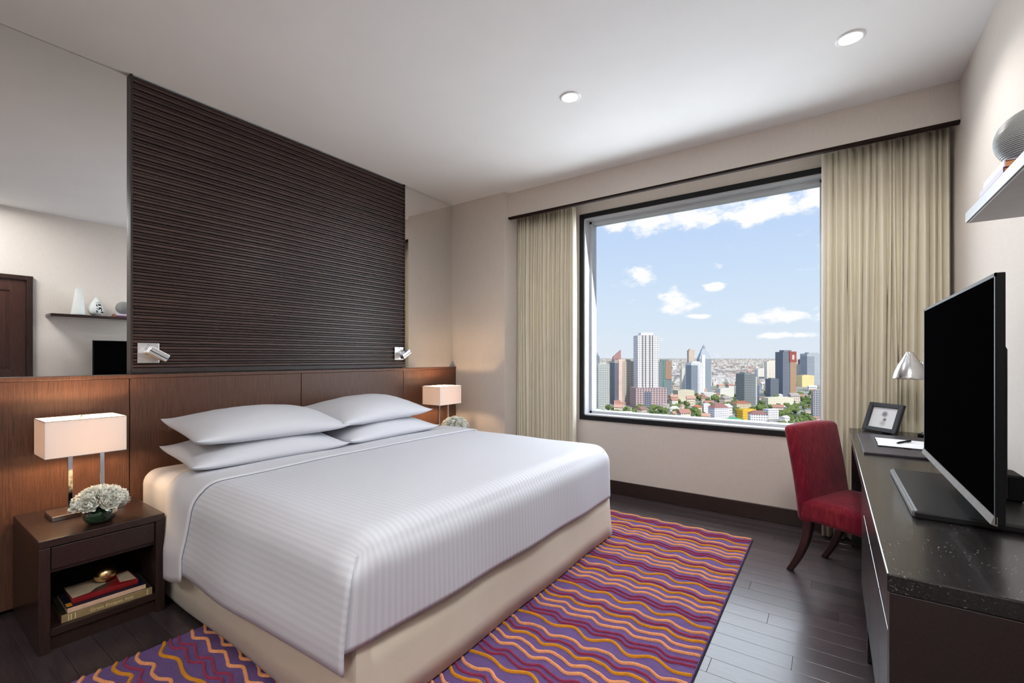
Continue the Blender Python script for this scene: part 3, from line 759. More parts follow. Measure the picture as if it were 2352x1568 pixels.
# ------------------------------------------------------------------ ceiling downlights and added fill lamps
MAT['trim_white'] = plain('white_trim', srgb(232, 232, 230), .4, nscale=10, namp=.01)
MAT['led'] = emit('led_lens', (1, .98, .95, 1), 5)
def downlight(x, y, label, power, group='recessed ceiling lights', spot=172):
    r = root('downlight', (x, y, ZC - .006), label, 'downlight', group)
    part('trim_ring', lathe([(.048, ZC + .0), (.047, ZC - .004), (.052, ZC - .007), (.060, ZC - .005), (.064, ZC - .0005)], x, y, 40, cap=False), MAT['trim_white'], r, smooth=True)
    part('lens', lathe([(0, ZC - .0022), (.048, ZC - .0022), (.048, ZC - .0005)], x, y, 40, cap=False), MAT['led'], r)
    ld = bpy.data.lights.new('downlight_beam', 'SPOT'); ld.energy = power; ld.color = (1, .99, .98); ld.spot_size = R(spot); ld.spot_blend = .6; ld.shadow_soft_size = .05
    lo = bpy.data.objects.new('downlight_beam', ld); COL.objects.link(lo); lo.parent = r; lo.location = (0, 0, -.012)
    return r
downlight(-1.288, 2.454, 'round recessed ceiling light above the middle of the bed', 27)
downlight(.079, 2.789, 'round recessed ceiling light above the desk, nearer the right wall', 28, spot=140)
def fill_lamp(x, y, label, power):
    """flush round fill lamp, added out of view to brighten the room"""
    r = root('fill_lamp', (x, y, ZC - .06), label, 'fill lamp', 'added fill lamps out of view')
    part('rim', lathe([(.30, ZC - .0005), (.305, ZC - .03), (.295, ZC - .034), (.29, ZC - .0005)], x, y, 40, cap=False), MAT['trim_white'], r, smooth=True, angle=40)
    part('fill_disc', lathe([(0, ZC - .030), (.20, ZC - .028), (.292, ZC - .018)], x, y, 40, cap=False), MAT['opal'], r, smooth=True)
    ld = bpy.data.lights.new('fill_lamp_light', 'AREA'); ld.shape = 'DISK'; ld.size = .56; ld.energy = power; ld.color = (1, 1, .995)
    lo = bpy.data.objects.new('fill_lamp_light', ld); COL.objects.link(lo); lo.parent = r; lo.location = (0, 0, .024)
    return r
MAT['opal'] = emit('fill_lamp_glow', (1, .985, .965, 1), 3)  # glowing disc of the added fill lamps
fill_lamp(.1, .36, 'added round fill lamp on the ceiling near the door, out of view', 36)
fill_lamp(-1.75, -1.45, 'added round fill lamp at the back of the room, out of view, left one', 7)
fill_lamp(-.25, -1.45, 'added round fill lamp at the back of the room, out of view, right one', 20)

# ------------------------------------------------------------------ door (seen in the mirror)
dr = root('door_1', (XR, .58, 0), 'dark wooden panelled door with frame, seen in the mirror', 'door', kind='structure')
fr = box(XR - .03, XR - .0005, .10, .15, 0, 2.065, .003); box(XR - .03, XR - .0005, 1.0, 1.048, 0, 2.065, .003, bm=fr); box(XR - .03, XR - .0005, .15, 1.0, 2.02, 2.065, .003, bm=fr)
part('door_frame', fr, MAT['dark_wood_v'], dr)
MAT['door'] = wood('door_veneer', srgb(46, 28, 24), srgb(74, 46, 38), (24, 24, 1.6), .35, coat=.2)
lf = box(XR - .014, XR - .0005, .152, .27, .01, 2.018, .002); box(XR - .014, XR - .0005, .88, .998, .01, 2.018, .002, bm=lf)
for a, b_ in ((.01, .2), (.95, 1.07), (1.90, 2.018)): box(XR - .014, XR - .0005, .27, .88, a, b_, .002, bm=lf)
box(XR - .006, XR - .0005, .25, .9, .15, 1.95, bm=lf)
part('leaf', lf, MAT['door'], dr)
for a, b_ in ((.2, .95), (1.07, 1.90)): part('door_panel', box(XR - .009, XR - .0005, .29, .86, a + .02, b_ - .02, .006, 1), MAT['door'], dr)
hb_ = tube([(XR - .014, .21, 1.0), (XR - .06, .21, 1.0), (XR - .065, .225, 1.0), (XR - .065, .33, 1.0)], .009, 10)
part('door_handle', hb_, MAT['steel'], dr, smooth=True)

# ------------------------------------------------------------------ wall shelf and what stands on it
SHX, SHZ0, SHZ1 = .36, 1.636, 1.672
sh = root('wall_shelf', (XR, 1.6, SHZ0), 'floating dark wooden shelf high on the right wall', 'shelf')
part('board', box(SHX, XR - .0005, 1.145, 2.066, SHZ0 + .003, SHZ1, .002), MAT['dark_wood'], sh)
part('underside', box(SHX + .006, XR - .0005, 1.151, 2.06, SHZ0, SHZ0 + .003), plain('pale_grey_laminate', srgb(196, 194, 188), .5, nscale=20, namp=.02), sh, label='pale grey underside')
def shelf_book(z, y0, y1, x0, x1, h, cover, label):
    r = root('book', ((x0 + x1) / 2, (y0 + y1) / 2, z), label, 'book', 'books on the wall shelf')
    bm = box(x0, x1, y0, y1, z, z + .002, .0005, 1); box(x0, x1, y0, y1, z + h - .002, z + h, .0005, 1, bm=bm); box(x0 - .001, x0 + .002, y0, y1, z, z + h, .0008, 1, bm=bm)
    part('cover', bm, cover, r)
    part('pages', box(x0 + .002, x1 - .004, y0 + .003, y1 - .003, z + .002, z + h - .002), MAT['pages_or'], r)
MAT['pages_or'] = plain('tan_page_edges', srgb(190, 130, 84), .8, nscale=200, namp=.08)
shelf_book(SHZ1 + .0003, 1.675, 1.90, .3625, .53, .016, plain('wine_cover', srgb(112, 60, 84), .35, nscale=20), 'wine-coloured book lying flat on the wall shelf, the lower one')
shelf_book(SHZ1 + .0166, 1.685, 1.875, .366, .525, .020, plain('lilac_white_cover', srgb(206, 200, 214), .35, nscale=20), 'pale book lying on the wine-coloured book on the wall shelf')
def ribbed_mat():
    m = M('grey_ribbed_ceramic'); m.set(Roughness=.4, Specular_IOR_Level=.5)
    w = m.n('ShaderNodeTexWave'); w.bands_direction = 'Z'; w.inputs['Scale'].default_value = 70; w.inputs['Distortion'].default_value = 1.2; m.L.new(m.coord(), w.inputs[0])
    m.col(m.ramp(w.outputs[0], [(.2, srgb(92, 94, 94)), (.8, srgb(156, 158, 154))])); m.bump(w.outputs[0], .5, .003); return m.m
zz = SHZ1 + .0368; rr_ = .078
single('ribbed_ball', lathe([(.02, zz)] + [(rr_ * math.sin(math.pi * i / 28), zz + rr_ * (1 - math.cos(math.pi * i / 28)) * .97) for i in range(3, 28)] + [(0, zz + rr_ * 1.94)], .442, 1.775, 36), ribbed_mat(), (.442, 1.775, zz), 'grey ribbed ceramic ball on the shelf books', 'ornament', smooth=True)
zz = SHZ1 + .0003
single('vase', lathe([(.050, zz), (.060, zz + .006), (.061, zz + .02), (.052, zz + .09), (.040, zz + .18), (.030, zz + .25), (.026, zz + .29), (.027, zz + .296), (.023, zz + .296), (.024, zz + .25), (.02, zz + .2)], .475, 1.385, 36), MAT['white'], (.475, 1.385, zz), 'tall tapered pale ceramic vase on the wall shelf, seen in the mirror', 'vase', smooth=True, angle=50)
dp = root('openwork_vase', (.475, 1.532, zz), 'white teardrop vase with a cut-out lattice on the wall shelf, seen in the mirror', 'vase')
def drop_r(t): return .066 * (math.sin(math.pi * min(1, t) ** .62)) ** .9 if t < 1 else 0
pr = [(max(.001, .5 * .066 if i == 0 else drop_r(i / 24)), zz + .215 * i / 24) for i in range(25)]
bm_ = lathe(pr, .475, 1.532, 40, cap=True)
# cut real holes: delete scattered faces on the front, keep the ribs
rnd = random.Random(4); dele = []
for f_ in bm_.faces:
    c = f_.calc_center_median()
    if c.x < .475 - .01 and zz + .035 < c.z < zz + .165 and c.y > 1.525 and rnd.random() < .42: dele.append(f_)
bmesh.ops.delete(bm_, geom=dele, context='FACES')
o = part('lattice_body', bm_, MAT['white'], dp, smooth=True); solidify(o, .004)
part('shade_core', lathe([(a * .8, zz + .004 + (b_ - zz) * .92) for a, b_ in pr], .475, 1.532, 20), plain('hollow_shade', srgb(40, 42, 44), .9), dp, smooth=True)  # dark core painted as the shade inside the vase

# ------------------------------------------------------------------ desk
DX, DZ, DY0, DY1 = .096, .75, 1.227, 3.63
dk = root('desk', (.34, 2.4, 0), 'long black wooden desk with drawers under the television', 'desk')
W = MAT['desk']
part('top', box(DX, XR - .016, DY0, DY1, DZ - .038, DZ, .003), W, dk)
part('end_panel', box(DX + .004, XR - .016, DY0 + .001, DY0 + .035, 0, DZ - .0385, .002), MAT['espresso'], dk)
part('end_panel', box(DX + .012, XR - .016, DY1 - .036, DY1 - .001, 0, DZ - .0385, .002), W, dk)
part('end_panel', box(DX + .022, XR - .016, 2.265, 2.30, 0, DZ - .0385, .002), W, dk)
part('carcass', box(DX + .022, XR - .02, DY0 + .036, 2.264, .305, DZ - .039), W, dk)
ys = [DY0 + .036, 1.48, 1.81, 2.14]
for a, b_ in zip(ys, ys[1:]):
    part('drawer', box(DX + .004, DX + .021, a + .001, b_ - .001, .622, DZ - .041, .0015), W, dk)
    part('cupboard_door', box(DX + .004, DX + .021, a + .001, b_ - .001, .305, .614, .0015), W, dk)
part('drawer', box(DX + .004, DX + .021, 2.141, 2.264, .305, DZ - .041, .0015), W, dk)
part('apron', box(DX + .02, DX + .04, 2.301, DY1 - .037, .635, DZ - .039, .002), W, dk)

# ------------------------------------------------------------------ television
TX, TY0, TY1, TZ0, TZ1 = .305, 1.467, 2.425, .822, 1.392
tv = root('television', (TX + .03, 1.99, DZ), 'large black flat-screen television standing on the desk', 'television')
part('housing', box(TX + .001, TX + .016, TY0, TY1, TZ0, TZ1, .002), MAT['black_plastic'], tv)
part('back_shell', box(TX + .016, TX + .052, TY0 + .14, TY1 - .14, TZ0 + .02, TZ1 - .16, .012), MAT['black_plastic'], tv)
part('screen', box(TX - .0004, TX + .0012, TY0 + .009, TY1 - .009, TZ0 + .018, TZ1 - .009), MAT['screen'], tv)
bz = box(TX - .001, TX + .002, TY0, TY0 + .009, TZ0, TZ1, .0005, 1); box(TX - .001, TX + .002, TY1 - .009, TY1, TZ0, TZ1, .0005, 1, bm=bz); box(TX - .001, TX + .002, TY0, TY1, TZ1 - .009, TZ1, .0005, 1, bm=bz)
part('bezel', bz, MAT['black_plastic'], tv)
part('lower_bezel', prism([(TX - .003, TZ0 + .018), (TX - .008, TZ0), (TX + .003, TZ0 - .003), (TX + .003, TZ0 + .018)], 'y', TY0, TY1), plain('grey_metal_strip', srgb(112, 108, 104), .6, 0, .2, nscale=30), tv, label='bright metal strip along the bottom')
sb = part('stand_base', box(.193, .47, 1.69, 2.29, DZ + .0005, DZ + .022, .006, 2), plain('black_gloss_plate', srgb(24, 24, 25), .42, spec=.3, nscale=40), tv, label='black rectangular stand plate')
part('edge_strip', box(.188, .203, 1.70, 2.28, DZ + .001, DZ + .0195, .004, 2), plain('grey_plate_edge', srgb(104, 102, 98), .6, 0, .2, nscale=30), sb)
part('neck', box(TX + .04, TX + .10, 1.88, 2.10, DZ + .02, TZ0 + .12, .008), MAT['black_plastic'], tv)
part('cable_box', box(.43, .468, 1.96, 2.06, DZ + .022, DZ + .10, .006), MAT['black_plastic'], tv)

# ------------------------------------------------------------------ desk things
pad = single('desk_pad', box(.127, .50, 2.685, 3.33, DZ + .0004, DZ + .011, .002), plain('slate_leather', srgb(62, 58, 66), .38, nscale=120), (.31, 3.0, DZ), 'dark slate leather desk pad beyond the television', 'desk pad')
nb = root('notebook', (.31, 3.02, DZ + .0113), 'open white notebook with dark cover lying on the desk pad', 'notebook', rz=R(-1))
part('cover', box(-.12, .12, -.145, .145, 0, .002, .0006, 1), plain('dark_cover', srgb(26, 26, 30), .5), nb, local=True)
def page(s):
    return lambda u, v: (-.115 + .23 * u, s * (.002 + .137 * v), .0024 + .0075 * math.sin(math.pi * min(1, v * 1.1 + .12)) * (1 - .3 * v) + .003 * (1 - u) * v)
for s in (-1, 1):
    pg = part('page_block', grid(8, 12, page(s)), MAT['paper'], nb, smooth=True, local=True); solidify(pg, .002, -1)
part('clasp', box(-.02, .01, -.1475, -.1455, .0, .005), MAT['black_plastic'], nb, local=True)
pe = root('pen', (.30, 3.0, DZ + .0268), 'black pen lying across the open notebook', 'pen', rz=R(62))
def rot_x(b_): bmesh.ops.rotate(b_, verts=b_.verts, cent=(0, 0, 0), matrix=Matrix.Rotation(R(90), 3, 'Y')); return b_
part('barrel', rot_x(lathe([(.0012, -.070), (.004, -.055), (.005, -.04), (.005, .03)], 0, 0, 12)), MAT['black_plastic'], pe, smooth=True, local=True, angle=50)
part('cap', rot_x(lathe([(.0056, .0302), (.0058, .066), (.004, .070)], 0, 0, 12)), MAT['black_plastic'], pe, smooth=True, local=True, angle=50)
part('clip', box(.034, .066, -.001, .001, .006, .0072), MAT['steel'], pe, local=True)

pf = root('photo_frame', (.235, 3.50, DZ + .0012), 'black photo frame with a pale picture on the far end of the desk', 'photo frame', rz=R(-46))
def lean(b_):   # frame leans back: local -Y is the front
    bmesh.ops.rotate(b_, verts=b_.verts, cent=(0, 0, 0), matrix=Matrix.Rotation(R(-20), 3, 'X')); return b_
FW, FH, FB = .105, .178, .026
b_ = box(-FW, -FW + FB, -.010, .012, 0, FH, .003); box(FW - FB, FW, -.010, .012, 0, FH, .003, bm=b_); box(-FW + FB, FW - FB, -.010, .012, 0, FB, .003, bm=b_); box(-FW + FB, FW - FB, -.010, .012, FH - FB, FH, .003, bm=b_)
bmesh.ops.translate(b_, verts=b_.verts, vec=(0, 0, .004))
part('frame', lean(b_), plain('charcoal_frame', srgb(52, 54, 60), .32, nscale=60), pf, local=True)
part('backboard', lean(box(-FW + .004, FW - .004, .0085, .0115, .006, FH)), MAT['black_plastic'], pf, local=True)
mph = M('pale_portrait_print'); mph.set(Roughness=.25)
v = mph.coord(); 
def blob(cx_, cz_, rx_, rz_):
    m_ = mph.n('ShaderNodeMapping', vector_type='TEXTURE'); m_.inputs['Location'].default_value = (cx_, 0, cz_); m_.inputs['Scale'].default_value = (rx_, 10, rz_); mph.L.new(v, m_.inputs[0])
    l_ = mph.n('ShaderNodeVectorMath', operation='LENGTH'); mph.L.new(m_.outputs[0], l_.inputs[0])
    nz_ = mph.noise(v, 90, 2)
    return mph.math('MULTIPLY', mph.math('SUBTRACT', 1.35, mph.math('ADD', l_.outputs['Value'], mph.math('MULTIPLY', nz_, .6)), clamp=True), 1.6, clamp=True)
c_ = mph.mix(blob(.002, .108, .022, .020), srgb(240, 241, 244), srgb(150, 142, 152)); c_ = mph.mix(blob(.010, .076, .013, .014), c_, srgb(120, 112, 116)); c_ = mph.mix(blob(.004, .055, .022, .02), c_, srgb(205, 198, 198))
mph.col(c_)
part('picture', lean(box(-FW + FB - .001, FW - FB + .001, .003, .0085, FB, FH - FB + .008)), mph.m, pf, local=True)
part('easel', prism([(.055, 0), (.062, 0), (.050, .06), (.040, .075), (.036, .075)], 'x', -.028, .028), plain('brown_board', srgb(84, 60, 34), .7, nscale=30), pf, local=True)
part('glazing', lean(box(-FW + FB - .001, FW - FB + .001, .0012, .0026, FB + .001, FH - FB + .007)), MAT['pane'], pf, local=True)

dl = root('desk_lamp', (.47, 3.46, DZ), 'brushed steel desk lamp with bell shade by the right curtain', 'lamp')
part('base', lathe([(.062, DZ + .0005), (.064, DZ + .004), (.062, DZ + .014), (.02, DZ + .020), (.012, DZ + .03), (0, DZ + .03)], .47, 3.46, 32), MAT['black_plastic'], dl, smooth=True, angle=40)
part('base_button', lathe([(.006, DZ + .016), (.006, DZ + .032), (0, DZ + .033)], .425, 3.42, 12), MAT['chrome'], dl, smooth=True, angle=40)
part('stem', tube([(.47, 3.46, DZ + .02), (.47, 3.46, 1.14)], .007, 12), MAT['steel'], dl, smooth=True)
part('arm', tube([(.47, 3.46, 1.12), (.455, 3.43, 1.165), (.43, 3.38, 1.175), (.40, 3.33, 1.165)], .005, 10), MAT['steel'], dl, smooth=True)
part('hinge', lathe([(.010, 1.153), (.012, 1.157), (.012, 1.172), (.010, 1.176)], .415, 3.35, 14), MAT['steel'], dl, smooth=True, angle=40)
lx, ly = .355, 3.30; zb_ = 1.083
shp = [(.074, 0), (.0755, .004), (.074, .012), (.068, .04), (.056, .072), (.044, .094), (.034, .112), (.026, .128), (.0165, .144), (.0165, .147), (.0, .148)]
o = part('shade', lathe([(a, zb_ + b_) for a, b_ in shp], lx, ly, 40, cap=False), MAT['steel'], dl, smooth=True, label='bell-shaped brushed steel shade'); solidify(o, .0015, -1)
part('bulb', lathe([(0, zb_ + .02), (.02, zb_ + .03), (.024, zb_ + .05), (.016, zb_ + .08), (.012, zb_ + .1)], lx, ly, 16), MAT['white'], dl, smooth=True)

single('wall_socket', (lambda b_: (box(.005, .021, YF - .0175, YF - .015, .05, .066, .0005, bm=b_), b_)[1])(box(-.02, .045, YF - .022, YF - .0142, .022, .092, .003)), plain('white_plastic', srgb(226, 224, 218), .4, nscale=30, namp=.01), (.012, YF - .015, .022), 'white socket low on the baseboard under the desk', 'socket')

# ------------------------------------------------------------------ chair
mc = M('crimson_chenille'); mc.set(Roughness=.85, Sheen_Weight=.12, Specular_IOR_Level=.2)
f = mc.noise(mc.coord((40, 40, 6)), 2, 5, .65); g = mc.noise(mc.coord(), 5, 3)
mc.col(mc.ramp(mc.math('ADD', mc.math('MULTIPLY', f, .6), mc.math('MULTIPLY', g, .4)), [(.36, srgb(92, 10, 34)), (.52, srgb(122, 20, 42)), (.66, srgb(140, 44, 46))])); mc.bump(f, .25, .002)
MAT['crimson'] = mc.m; MAT['leg'] = wood('mahogany_leg', srgb(38, 20, 20), srgb(60, 34, 32), (20, 20, 3), .35, coat=.1)
CH = root('desk_chair', (.165, 3.03, 0), 'crimson upholstered chair with dark curved legs pulled up to the desk', 'chair', rz=R(-27))
# local: +X is the front of the seat
def rgrid(x0, x1, y0, y1, z0, z1, Rr, fn, mid=8):
    """cushion: box with softly rounded edges, then bent by fn"""
    def line(a, b_):
        e = [a + Rr * k for k in (0, .2, .45, .75, 1)]; f_ = [b_ - Rr * k for k in (1, .75, .45, .2, 0)]
        return e + [e[-1] + (f_[0] - e[-1]) * k / mid for k in range(1, mid)] + f_
    X, Y, Z = line(x0, x1), line(y0, y1), line(z0, z1); t = bmesh.new()
    def P(x, y, z):
        c = Vector((min(max(x, x0 + Rr), x1 - Rr), min(max(y, y0 + Rr), y1 - Rr), min(max(z, z0 + Rr), z1 - Rr)))
        d = Vector((x, y, z)) - c
        return t.verts.new(fn(c + d.normalized() * Rr))
    for A, B, mk in ((X, Y, lambda a, b_: (a, b_, z0)), (X, Y, lambda a, b_: (a, b_, z1)), (X, Z, lambda a, b_: (a, y0, b_)), (X, Z, lambda a, b_: (a, y1, b_)), (Y, Z, lambda a, b_: (x0, a, b_)), (Y, Z, lambda a, b_: (x1, a, b_))):
        V = [[P(*mk(a, b_)) for b_ in B] for a in A]
        for i in range(len(A) - 1):
            for j in range(len(B) - 1): t.faces.new((V[i][j], V[i + 1][j], V[i + 1][j + 1], V[i][j + 1]))
    bmesh.ops.remove_doubles(t, verts=t.verts, dist=.0004); bmesh.ops.recalc_face_normals(t, faces=t.faces); return t
def seat_fn(p):
    fx = (p.x + .24) / .49; q = p.copy(); q.y *= .90 + .12 * fx
    if p.z > .40: q.z += .024 * max(0, 1 - (p.y / .235) ** 2) * max(0, 1 - (p.x / .26) ** 2) * (p.z - .40) / .035
    return q
part('seat', rgrid(-.24, .25, -.235, .235, .315, .432, .03, seat_fn), MAT['crimson'], CH, smooth=True, local=True)
def back_fn(p):
    h = (p.z - .30) / .52; q = p.copy()
    q.x = p.x * (1.15 - .3 * h) - .215 - .078 * max(0, h) ** 1.35 + (.014 * (1 - (p.y / .225) ** 2) if p.x > 0 else 0)
    q.y = p.y * (.92 + .10 * h); q.z += .016 * max(0, 1 - (p.y / .225) ** 2) * max(0, h - .8) * 5
    return q
part('backrest', rgrid(-.036, .036, -.225, .225, .298, .818, .030, back_fn), MAT['crimson'], CH, smooth=True, local=True)
def leg_bm(x0, y0, dx, dy, w0, w1, z1=.335):
    t = bmesh.new(); prev = None
    for i in range(13):
        s = i / 12; z = z1 * (1 - s); w = w0 + (w1 - w0) * s
        x = x0 + dx * s ** 2.0; y = y0 + dy * s ** 2.0
        rg = [t.verts.new((x + a * w, y + b_ * w, z)) for a, b_ in ((-1, -.8), (1, -.8), (1, .8), (-1, .8))]
        if prev:
            for q in range(4): t.faces.new((prev[q], prev[(q + 1) % 4], rg[(q + 1) % 4], rg[q]))
        else: t.faces.new(rg)
        prev = rg
    t.faces.new(prev[::-1]); bmesh.ops.recalc_face_normals(t, faces=t.faces)
    bmesh.ops.bevel(t, geom=[e for e in t.edges if e.calc_face_angle(0) > 1.0], offset=.004, segments=1, affect='EDGES'); return t
for s in (-1, 1):
    part('leg', leg_bm(-.205, s * .175, -.105, 0, .024, .016), MAT['leg'], CH, smooth=True, local=True, angle=40)
    part('leg', leg_bm(.205, s * .195, .02, 0, .022, .014), MAT['leg'], CH, smooth=True, local=True, angle=40)

# ------------------------------------------------------------------ the city outside
GZ = CAMZ - 95.0
def at(px, zc, z=0.0):
    p = VF * zc + VR * ((px - CX) / FPX * zc); return Vector((p.x, p.y, z))
def zc_of(ybase): return 95.0 * FPX / (ybase - HOR)
gm = M('city_ground'); gm.set(Roughness=.95, Specular_IOR_Level=.05)
f = gm.noise(gm.coord((.004, .004, .004)), 3, 8, .65)
gm.col(gm.ramp(f, [(.35, srgb(110, 126, 88)), (.46, srgb(150, 152, 128)), (.55, srgb(186, 180, 168)), (.65, srgb(170, 160, 150))]))
c0 = at(1600, 5000, GZ)
gb = bmesh.new(); bmesh.ops.create_grid(gb, x_segments=2, y_segments=2, size=24000); bmesh.ops.translate(gb, verts=gb.verts, vec=(c0.x, c0.y + 15000, GZ))
single('ground', gb, gm.m, (c0.x, c0.y, GZ), 'hazy city ground stretching to the horizon', 'ground', kind='structure')

FAC = {}
def facade(wall, win, fh=3.4, bw=3.2, zf=.45, uf=.35, roof=None, refl=.3):
    key = (wall, win, fh, bw, zf, uf)
    if key in FAC: return FAC[key]
    m = M('facade'); m.set(Specular_IOR_Level=.3)
    tc = m.n('ShaderNodeTexCoord'); s = m.n('ShaderNodeSeparateXYZ'); m.L.new(tc.outputs['Object'], s.inputs[0])
    zz = m.math('FRACT', m.math('MULTIPLY', s.outputs[2], 1 / fh)); u = m.math('FRACT', m.math('MULTIPLY', m.math('ADD', s.outputs[0], s.outputs[1]), 1 / bw))
    w = m.math('MULTIPLY', m.math('GREATER_THAN', zz, zf), m.math('GREATER_THAN', u, uf))
    gn = m.n('ShaderNodeNewGeometry'); sn = m.n('ShaderNodeSeparateXYZ'); m.L.new(gn.outputs['Normal'], sn.inputs[0])
    w = m.math('MULTIPLY', w, m.math('LESS_THAN', sn.outputs[2], .5))
    n_ = m.noise(tc.outputs['Object'], .05, 3)
    wc = m.mix(n_, tuple(x * .9 for x in wall[:3]) + (1,), tuple(min(1, x * 1.08) for x in wall[:3]) + (1,))
    m.col(m.mix(w, wc, win)); m.L.new(m.math('SUBTRACT', .85, m.math('MULTIPLY', w, .5)), m.b.inputs['Roughness'])
    FAC[key] = m.m; return m.m
GREY = srgb(150, 154, 160)
def rootc(name, p, label, cat, rz, group=None):
    return root(name, p, label, cat, group, rz=rz)
def slabs(w, d, h, fh, out=.5, th=.45, z0=4):
    b_ = bmesh.new(); z = z0
    while z < h - 1:
        box(-w / 2 - out, w / 2 + out, -d / 2 - out, d / 2 + out, z, z + th, bm=b_); z += fh
    return b_
FOOT = []
def tower(name, px0, px1, ytop, ybase, wall, win, label, rz=0, depth=.8, fh=3.4, bw=3.2, zf=.45, uf=.35, bands=None, ribs=0, crown=None, cat='building', group=None):
    zc = zc_of(ybase); c = at((px0 + px1) / 2, zc, GZ); a = R(35) + R(rz)
    wid = (px1 - px0) / FPX * zc; w = wid / (abs(math.cos(R(rz))) + depth * abs(math.sin(R(rz)))); d = w * depth
    h = 95 + (HOR - ytop) / FPX * zc
    r = rootc(name, c + VF * (d * .4), label, cat, a, group)
    FOOT.append((r.location.x, r.location.y, math.hypot(w, d) * (.9 if name == 'white_tower' else .56)))
    part('body', box(-w / 2, w / 2, -d / 2, d / 2, 0, h), facade(wall, win, fh, bw, zf, uf), r, local=True)
    if bands: 
        q = part('floor_slabs', slabs(w, d, h, fh), plain('slab_' + label[:12], bands, .8, nscale=.2), r, local=True); q['kind'] = 'stuff'
    if ribs:
        b_ = bmesh.new()
        for i in range(ribs + 1):
            x = -w / 2 + w * i / ribs
            box(x - .5, x + .5, -d / 2 - .9, -d / 2, 0, h, bm=b_)
        part('ribs', b_, plain('rib_' + label[:12], wall, .8, nscale=.2), r, local=True)['kind'] = 'stuff'
    part('roof_box', box(-w * .3, w * .3, -d * .3, d * .3, h, h + min(7, h * .04)), plain('roof_' + label[:12], tuple(x * .85 for x in wall[:3]) + (1,), .9, nscale=.2), r, local=True)
    if crown: crown(r, w, d, h, zc)
    return r
C = lambda *a: srgb(*a)
# --- skyline towers; colours lightened and greyed in place of distance haze
tower('apartment_tower', 1366, 1401, 836, 936, C(206, 208, 200), C(120, 130, 140), 'pale balconied apartment tower at the left edge of the window view', 20, .7, bands=C(222, 222, 214), bw=4)
def thin_top(r, w, d, h, zc): part('spire', box(-w * .1, w * .1, -d * .1, d * .1, h, h + 8), plain('antenna_grey', GREY, .6, nscale=.5), r, local=True)
tower('slim_tower', 1368, 1377, 818, 915, C(150, 160, 168), C(84, 98, 112), 'slim grey tower behind the pale apartment tower', 10, 1, crown=thin_top)
def stripe3(r, w, d, h, zc):
    part('dark_bay', box(-w / 2 - .6, -w * .34, -d / 2 - 1.2, d * .2, 0, h - 3), facade(C(128, 130, 138), C(88, 94, 106), 3.2, 2.4), r, local=True)
    part('pink_core', box(-w * .33, -w * .16, -d / 2 - 2.2, 0, 0, h + 3), plain('pink_render', C(226, 200, 190), .9, nscale=.1), r, local=True)
tower('beige_tower', 1403, 1462, 829, 929, C(222, 206, 186), C(132, 132, 130), 'broad beige tower with a dark glass bay, left of the white tower', 12, .6, crown=stripe3, bw=3.6, zf=.3)
def wedge(r, w, d, h, zc):
    part('wedge_top', prism([(-w / 2, h), (w / 2, h), (w / 2, h + w * 1.25), (-w / 2, h + w * .35)], 'y', -d * .3, d * .3), plain('russet_panel', C(178, 134, 130), .6, nscale=.1), r, local=True)
tower('wedge_tower', 1408, 1427, 826, 892, C(150, 140, 140), C(84, 88, 98), 'russet tower with slanted top behind the beige tower', 5, .8, crown=wedge)
def white_core(r, w, d, h, zc):
    b_ = bmesh.new()
    for fx in (-.27, -.13, .08, .21): box(w * fx - w * .022, w * fx + w * .022, -d / 2 - .55, -d / 2 + 1, 30, h, bm=b_)
    part('window_strips', b_, plain('strip_glass', C(96, 98, 108), .4, nscale=.3), r, local=True)
    pd = part('podium', box(-w * .66, w * .85, -d * .8, d * .6, 0, 38), facade(C(196, 168, 164), C(110, 112, 126), 4.2, 5, .35, .45), r, local=True, label='pinkish podium block')
    part('podium_wing', box(-w * .25, w * .05, -d * .83, -d * .79, 0, 31), facade(C(150, 150, 160), C(86, 96, 116), 3.6, 4, .25, .2), pd, local=True)
tower('white_tower', 1464, 1511, 770, 936, C(244, 236, 232), C(150, 150, 158), 'tall white gridded tower, the tallest in the window view', 0, .8, crown=white_core, fh=3.6, bw=3.4, zf=.5, uf=.4, bands=C(250, 246, 244))
def green_bay(r, w, d, h, zc):
    part('green_bay', box(-w * .16, -w * .02, -d / 2 - 1.2, 0, 0, h + 2), plain('teal_glass', C(96, 150, 134), .4, nscale=.2), r, local=True)
    part('brown_bay', box(w * .0, w * .5, -d / 2 - .8, 0, h * .55, h + 1), facade(C(182, 150, 132), C(130, 104, 96), 3.4, 3, .5, .5), r, local=True)
tower('teal_tower', 1513, 1544, 829, 922, C(150, 160, 164), C(88, 100, 108), 'grey tower with teal glass stripe, right of the white tower', -8, .7, crown=green_bay)
def twin(r, w, d, h, zc):
    part('glass_wing', box(-w / 2 - 1, -w * .02, -d / 2 - 1.5, d * .3, 0, h - 6), facade(C(158, 166, 176), C(114, 124, 138), 3.4, 2.4, .3, .2), r, local=True, label='dark blue glass wing')
    part('step', box(w * .1, w * .5, -d / 2 - 2, -d / 2, 0, h - 16), facade(C(246, 244, 240), C(170, 176, 186), 3.4, 5, .4, .6), r, local=True)
tower('stepped_tower', 1580, 1617, 833, 911, C(240, 240, 238), C(150, 158, 170), 'stepped white and blue tower in the middle of the view', 14, .7, crown=twin, ribs=5)
